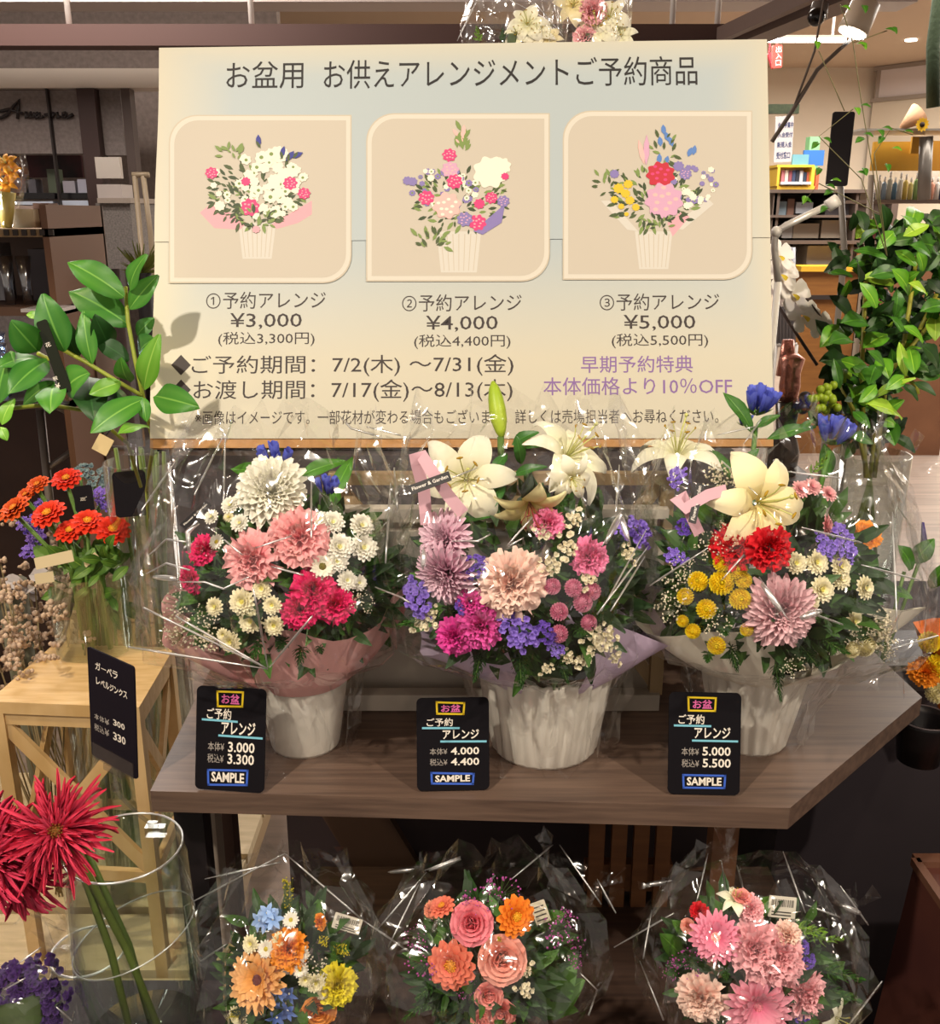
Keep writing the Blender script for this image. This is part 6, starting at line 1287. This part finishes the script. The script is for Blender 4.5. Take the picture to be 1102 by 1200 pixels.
b = MB(); b.slab(q, rrect(-q.w*.35, -q.h*.05, q.w*.4, q.h*.45, .004), .0, .002); part('window_panel', b, mat('#b8ac9c', .3), g)
b = MB(); b.ball(PY(81, 290, YS+.19), .013, 12, 8); part('yellow_print', b, mat('#e0a818', .5), g, True)
b = MB(); b.box((q.o.x-.03, YS+.18, 0), (q.o.x+.05, YS+.3, q.at(0, -q.h/2).z)); solo('bag_stand', b, mat('#5b4335', .6), 'narrow brown stand under the kraft bag', 'stand')
g = thing('orange_posy', 'orange flowers in clear wrap on the upper board at the left edge', 'bouquet', PY(8, 266, YS+.1))
oz = slant(PY(8, 220, YS+.1))
for x, y, r in ((6, 190, 12), (14, 200, 9), (8, 214, 11), (2, 228, 10), (-6, 205, 12)): bloom('lily', g, P(x, y, oz), (-.1, -1, .5), r*oz/FPX*.0+r*oz/FPX, x)
for o in [o for o in bpy.data.objects if o.parent is g]:
    me2 = o.data.copy(); me2.materials[0] = pm('#e08a10', '#f3ae2a'); o.data = me2
pz = PY(8, 268, YS+.1); b = MB(); b.tube([PY(8, 225, YS+.1), V((pz.x, pz.y, zs2))], [.02, .012], 8); part('stem_bundle', b, mat('#9a8a3a', .6), g, True)
ringfilm(g, [(V((pz.x, pz.y, zs2+.001)), .02, .02), (PY(8, 230, YS+.1), .035, .03), (PY(8, 200, YS+.1), .045, .035), (PY(8, 182, YS+.1), .035, .025)], 55, n=18, amp=.006)
g = thing('gift_tray', 'pale boxes in a tray on the upper shelf board at left', 'boxes', PY(28, 266, YS+.1))
b = MB(); pbox(b, 14, 245, 40, 267, YS+.12, .1); part('box', b, mat('#b0a48c', .6), g)
b = MB(); pbox(b, 40, 238, 58, 267, YS+.15, .06); part('brown_box', b, mat('#5e4234', .6), g)
for v_ in ('box', ): pass
g = thing('lit_glass_stack', 'bluish lit stack of clear glassware at the left picture edge', 'glassware', PY(5, 470, YS+.05))
for i in range(6):
    b = MB(); p = PY(2, 466, YS+.06); p.z = zs3+.001; k = YS/FPX; b.lathe(p+V((0, 0, i*.026)), [(0, 0), (12*k, 0), (14*k, .022), (13.4*k, .022), (11.6*k, .002)], 24); part('glass_dish', b, clear('bluish_lit_glass', tint='#dfeaf8', base=.3, edge=.6, rough=.1), g, True)  # clear dishes; the bluish light on them is put into the tint
b = MB(); b.box((PY(24, 362, 2.2).x, 2.2, PY(40, 366, 2.2).z), (PY(70, 362, 2.2).x, 2.29, PY(40, 362, 2.2).z)); solo('glass_shelf', b, mat('#b9b6bc', .2, metal=.3), 'thin bright glass shelf edge behind the big leaves', 'shelf')
# basket corner by the poster edge
g = thing('grass_bunch', 'dry grass tuft beside the left edge of the poster', 'plant', PY(168, 345, 2.6))
b = MB(); rng = random.Random(2); p = PY(168, 320, 2.6)
for k in range(60): b.leaf(p, p+V((rng.uniform(-.06, .06), rng.uniform(-.03, .02), rng.uniform(.0, .08))), .08, (0, -1, 0), n=3)
part('grass', b, mat('#6f7a34', .6, col2='#8f8a4c', attr=True), g, True, stuff=True)
b = MB(); b.tube([p, V((p.x, p.y, 0))], [.02, .03], 8); part('stand', b, m_dark, g, True)

# ================================================================== right side plants and orchid
g = thing('leafy_plant', 'dense green leafy plant at the right edge above the table corner', 'plant', V((PY(1040, 560, 1.75).x, 1.78, .72)))
LR = [mat('#4a8a1c', .4, col2='#9cc83c', attr=True, spec=.45), mat('#2c5f14', .42, col2='#5f9a2c', attr=True, spec=.45), mat('#1a3a10', .5, col2='#335a1e', attr=True), mat('#86b02a', .4, col2='#c4dc5c', attr=True)]
rng = random.Random(77); zR = 1.72
hand = [((1085, 290), (1062, 250), .6, 0), ((1060, 275), (1090, 262), .5, 3), ((1050, 270), (1030, 290), .5, 0), ((1000, 322), (970, 318), .5, 1), ((1040, 300), (1000, 290), .35, 1), ((1075, 310), (1050, 292), .5, 0), ((1095, 300), (1070, 285), .5, 1), ((1010, 330), (1005, 300), .5, 2), ((1030, 360), (1010, 330), .5, 0), ((1070, 345), (1050, 315), .5, 0), ((1090, 345), (1068, 330), .45, 3), ((1020, 375), (990, 375), .5, 1), ((1060, 385), (1035, 365), .5, 1), ((1085, 400), (1060, 380), .5, 0), ((1000, 395), (975, 398), .5, 1), ((1062, 440), (1054, 400), .3, 3), ((1072, 435), (1066, 405), .45, 0), ((1018, 435), (982, 420), .55, 0), ((1040, 430), (1020, 410), .5, 1), ((1062, 440), (1040, 455), .5, 0), ((1072, 446), (1098, 462), .4, 2), ((1058, 448), (1078, 468), .5, 2), ((1020, 465), (1072, 440), .22, 3), ((1020, 470), (1062, 488), .4, 3), ((1010, 470), (1030, 450), .4, 0), ((1000, 480), (1020, 500), .4, 1), ((1000, 510), (1028, 518), .34, 1), ((985, 455), (978, 420), .35, 1), ((1090, 262), (1110, 245), .5, 2), ((1068, 262), (1075, 240), .5, 0)]
allv = [(p, q_, w, m, rng.uniform(-.05, .02)) for p, q_, w, m in hand]
while len(allv) < 96:
    x, y = rng.uniform(985, 1120), rng.uniform(265, 500)
    if x < 1000 and y < 330: continue
    if y > 440 and x > 1045: continue
    a = rng.uniform(0, 6.28); L = rng.uniform(24, 42); allv.append(((x, y), (x+L*math.cos(a), y+L*math.sin(a)*.8), rng.uniform(.4, .6), rng.choice((0, 0, 1, 1, 3, 2)), rng.uniform(.0, .16)))
for p, q_, w, m, dz in allv:
    b = MB(); b.leaf(P(*p, zR+dz), P(*q_, zR+dz+rng.uniform(-.05, .05)), w, -FWD+UP*rng.uniform(.2, .9)+RT*rng.uniform(-.6, .6), n=6, fold=.18); part('leaf', b, LR[m], g, True)
b = MB()
for k in range(420):
    x, y = rng.gauss(1062, 34), rng.uniform(262, 520)
    if y > 440: x = rng.gauss(1012, 20)
    c = P(x, y, zR+rng.uniform(.05, .22)); b.leaf(c, c+V((rng.uniform(-.05, .05), rng.uniform(-.03, .03), rng.uniform(-.04, .05))), .5, (rng.uniform(-.5, .5), -1, .5), n=4, mi=rng.choice((0, 1, 1, 2)))
part('filler_foliage', b, [LR[1], LR[2], mat('#142a0c', .5, col2='#24441a', attr=True)], g, True, stuff=True)
b = MB()
for pts in ([(1020, 560), (1030, 470), (1060, 400), (1075, 300)], [(1025, 560), (1040, 440), (1090, 380), (1100, 350)], [(1015, 560), (1010, 440), (1015, 330)], [(1018, 560), (1000, 480), (985, 450)], [(1074, 395), (1098, 345)], [(1060, 440), (1074, 452), (1076, 462)]):
    b.tube([P(x, y, zR+.06) for x, y in pts], .004, 6)
part('stem', b, mat('#8c8a2c', .5), g, True)
b = MB()
for k in range(26): b.ball(P(966+rng.gauss(0, 8), 462+rng.gauss(0, 10), zR-.06+rng.uniform(-.02, .02)), .0075, 8, 6)
part('green_berries', b, mat('#8fa828', .45), g, True)
for k, (x, y) in enumerate(((944, 466), (950, 474), (941, 478))):
    b = MB(); b.ball(P(x, y, zR-.07), .011, 10, 6); part('dark_berry', b, mat('#2c2622', .4), g, True)
vpp = V((PY(1022, 600, 1.75).x, 1.78, .72)); b = MB(); b.lathe(vpp, [(0, .001), (.06, .001), (.065, .01), (.07, .30), (.067, .30), (.062, .012), (0, .011)], 32)
gv = thing('glass_vase', 'clear vase of the leafy plant behind the right arrangement', 'vase', vpp); part('glass', b, GLASS, gv, True)
b = MB(); rr = random.Random(8)
for k in range(10): b.tube([P(1020, 560, zR+.06), vpp+V((rr.uniform(-.04, .04), rr.uniform(-.03, .03), .016))], .0035, 5)
part('lower_stem', b, mat('#66742c', .5), g, True)
# thin trailing twigs in front of the hall
g = thing('trailing_vine', 'thin trailing vine with small leaves at the upper right', 'vine', P(1040, 300, 1.7))
b = MB(); 
for pts in ([(1040, 300), (1010, 210), (960, 160), (1000, 128)], [(1040, 300), (1025, 180), (1045, 150), (1070, 158)], [(1030, 250), (960, 215), (940, 240)], [(1040, 300), (1010, 120), (1000, 50), (985, 5)], [(1000, 50), (1040, 36)], [(960, 60), (990, 130)], [(1010, 120), (1000, 50)]):
    b.tube([P(x, y, 1.66) for x, y in pts], .0009, 5)
part('stem', b, mat('#6a6440', .6), g, True)
sp_ = [(1003, 124, 1.2), (1008, 122, .2), (1012, 155, .4), (1014, 160, 2.5), (1030, 150, 1.1), (1034, 148, .3), (1036, 158, 2.0), (1058, 153, .1), (960, 165, 2.2), (964, 160, .6), (968, 215, .5), (973, 210, .1), (978, 222, 2.6), (945, 228, 1.8), (940, 232, .4), (1045, 172, .3), (1040, 190, 1.4), (1003, 50, .2), (1009, 48, 1.0), (957, 46, 1.4), (1036, 33, .2), (1044, 30, .9), (1012, 4, 1.3), (985, 6, .4), (962, 195, 1.9), (970, 240, 2.2), (1012, 195, 1.2), (1004, 200, .4)]
for x, y, a in sp_:
    b = MB(); b.leaf(P(x, y, 1.66), P(x+13*math.cos(a), y+10*math.sin(a), 1.645), .42, -FWD+UP*.6, n=4); part('leaf', b, LR[0 if int(x) % 2 else 1], g, True)
# orchid
g = thing('orchid', 'white moth orchid spray hanging behind the right edge of the poster', 'orchid', P(924, 470, 2.08))
m_o = pm('#eee6e2', '#f4efee', .5)
for i, (x, y, r) in enumerate(((912, 300, 20), (914, 322, 24), (928, 345, 24), (940, 370, 24), (958, 380, 20), (918, 345, 18))):
    c = P(x, y, 2.0+.01*i); M = Matrix.Translation(c) @ (RT*.35-FWD+UP*.2).to_track_quat('Z', 'Y').to_matrix().to_4x4() @ Matrix.Scale(r*2.0/FPX, 4)
    b = MB()
    for k in range(5): b.petal(1.0, .55 if k in (1, 4) else .34, .25, -.05, PI/2+2*PI*k/5, .05, 0, cup=.15, nu=6, nv=4, M=M)
    o = part('orchid_flower', b, m_o, g, True); b = MB(); b.petal(.5, .16, .9, .2, -PI/2, .02, .05, cup=.6, M=M); part('lip', b, mat('#d8c03c', .5), o, True)
b = MB(); b.tube([P(908, 300, 2.03), P(930, 330, 2.04), P(962, 372, 2.04)], .003, 6); b.tube([P(908, 352, 2.02), P(958, 428, 2.02)], .0035, 6); part('stem', b, mat('#4a3a34', .5), g, True)
b = MB(); pp = P(924, 470, 2.08); b.lathe(V((pp.x, pp.y, pp.z)), [(0, 0), (.018, 0), (.022, .03), (.02, .06), (.026, .09), (.012, .10), (0, .10)], 16); part('copper_foil', b, mat('#c98a78', .25, metal=.8, bump=.8, bscale=60), g, True)
b = MB(); b.lathe((pp.x, pp.y, pp.z-.16), [(0, 0), (.03, 0), (.034, .05), (.02, .1), (.026, .158), (0, .158)], 24); part('dark_pot', b, mat('#2a2420', .2), g, True)
b = MB(); b.tube([P(924, 398, 2.06), P(922, 440, 2.08)], [.012, .022], 10); part('foil_neck', b, mat('#b87868', .25, metal=.8, bump=.8, bscale=60), g, True)
b = MB(); b.box((pp.x-.12, pp.y-.06, 0), (pp.x+.06, pp.y+.1, pp.z-.16)); solo('orchid_stand', b, mat('#3a3230', .6), 'dark stand under the orchid behind the right arrangement', 'stand')
# salvia spike and yellow blooms beyond the right arrangement
g = thing('mixed_bouquet', 'blurred bouquet with orange flower and green leaves right of the white paper arrangement', 'bouquet', V((P(1040, 700, 1.55).x, P(1040, 700, 1.55).y, .72)))
bloom('carn_orange', g, P(1016, 626, 1.5), UP*.5-FWD, 18*1.5/FPX)
b = MB()
for p, q_, w in (((1030, 680), (1000, 640), .6), ((1070, 660), (1095, 632), .6), ((1072, 668), (1056, 640), .6), ((1040, 690), (1070, 700), .5), ((1020, 690), (990, 680), .5), ((1090, 690), (1110, 660), .5)): b.leaf(P(*p, 1.52), P(*q_, 1.5), w, -FWD+UP*.5)
part('leaf', b, LR[1], g, True)
b = MB(); b.tube([P(1084, 640, 1.53), P(1082, 612, 1.53)], [.006, .002], 7); part('salvia_spike', b, mat('#3a2a6a', .6), g, True)
b = MB(); base = V((P(1040, 700, 1.55).x, P(1040, 700, 1.55).y, .722))
for p in ((1016, 630), (1060, 670), (1084, 640), (1030, 690)): b.tube([P(*p, 1.53), base], .003, 5)
part('stem', b, STEM, g, True)
# wrapped lilies on the tall stand behind the sign
for i, (x, lab, blooms) in enumerate(((600, 'clear wrapped pink and white lilies above the poster, left of two', ((560, 40, 'bright_leaf', 14), (618, 26, 'lily', 22), (630, 38, 'lily2', 18), (590, 42, 'leaf_spray2', 14), (645, 44, 'lily_cream', 14), (606, 40, 'lily', 16))), (690, 'clear wrapped pink and white lilies above the poster, right of two', ((672, 4, 'lily_cream', 22), (694, 10, 'carn_blush', 18), (700, 30, 'lily', 28), (715, 18, 'lily2', 24), (686, 42, 'carn_blush', 14), (725, 40, 'lily', 20))))):
    Yw = 1.76; f = V((PY(x, 60, Yw).x, Yw, 1.55)); g = thing('wrapped_lilies', lab, 'bouquet', f, 'wrapped lilies above the poster')
    for bx, by, k, r in blooms:
        c = PY(bx, by, Yw); bloom(k, g, c, (-.1, -1, .4), r*slant(c)/FPX, bx)
    b = MB(); b.tube([PY(x, 40, Yw), f], [.008, .012], 8); part('stem_bundle', b, mat('#4a5a34', .6), g, True)
    c = PY(x, 30, Yw); w = .085 if i == 0 else .07
    fw = ringfilm(g, [(f, w*.8, .05), (c, w, .06), (c+V((0, 0, .08)), w*.8, .05), (c+V((0, 0, .16)), w*.4, .03)], 70+i, n=24, amp=.008)
    crl(fw, [((536, 48, 1.80), (560, -2, 1.80)), ((598, 0, 1.74), (648, 26, 1.72)), ((660, 42, 1.72), (628, 4, 1.74))] if i == 0 else [((732, 46, 1.72), (728, 0, 1.74)), ((706, 2, 1.72), (722, 30, 1.70))], .0014)
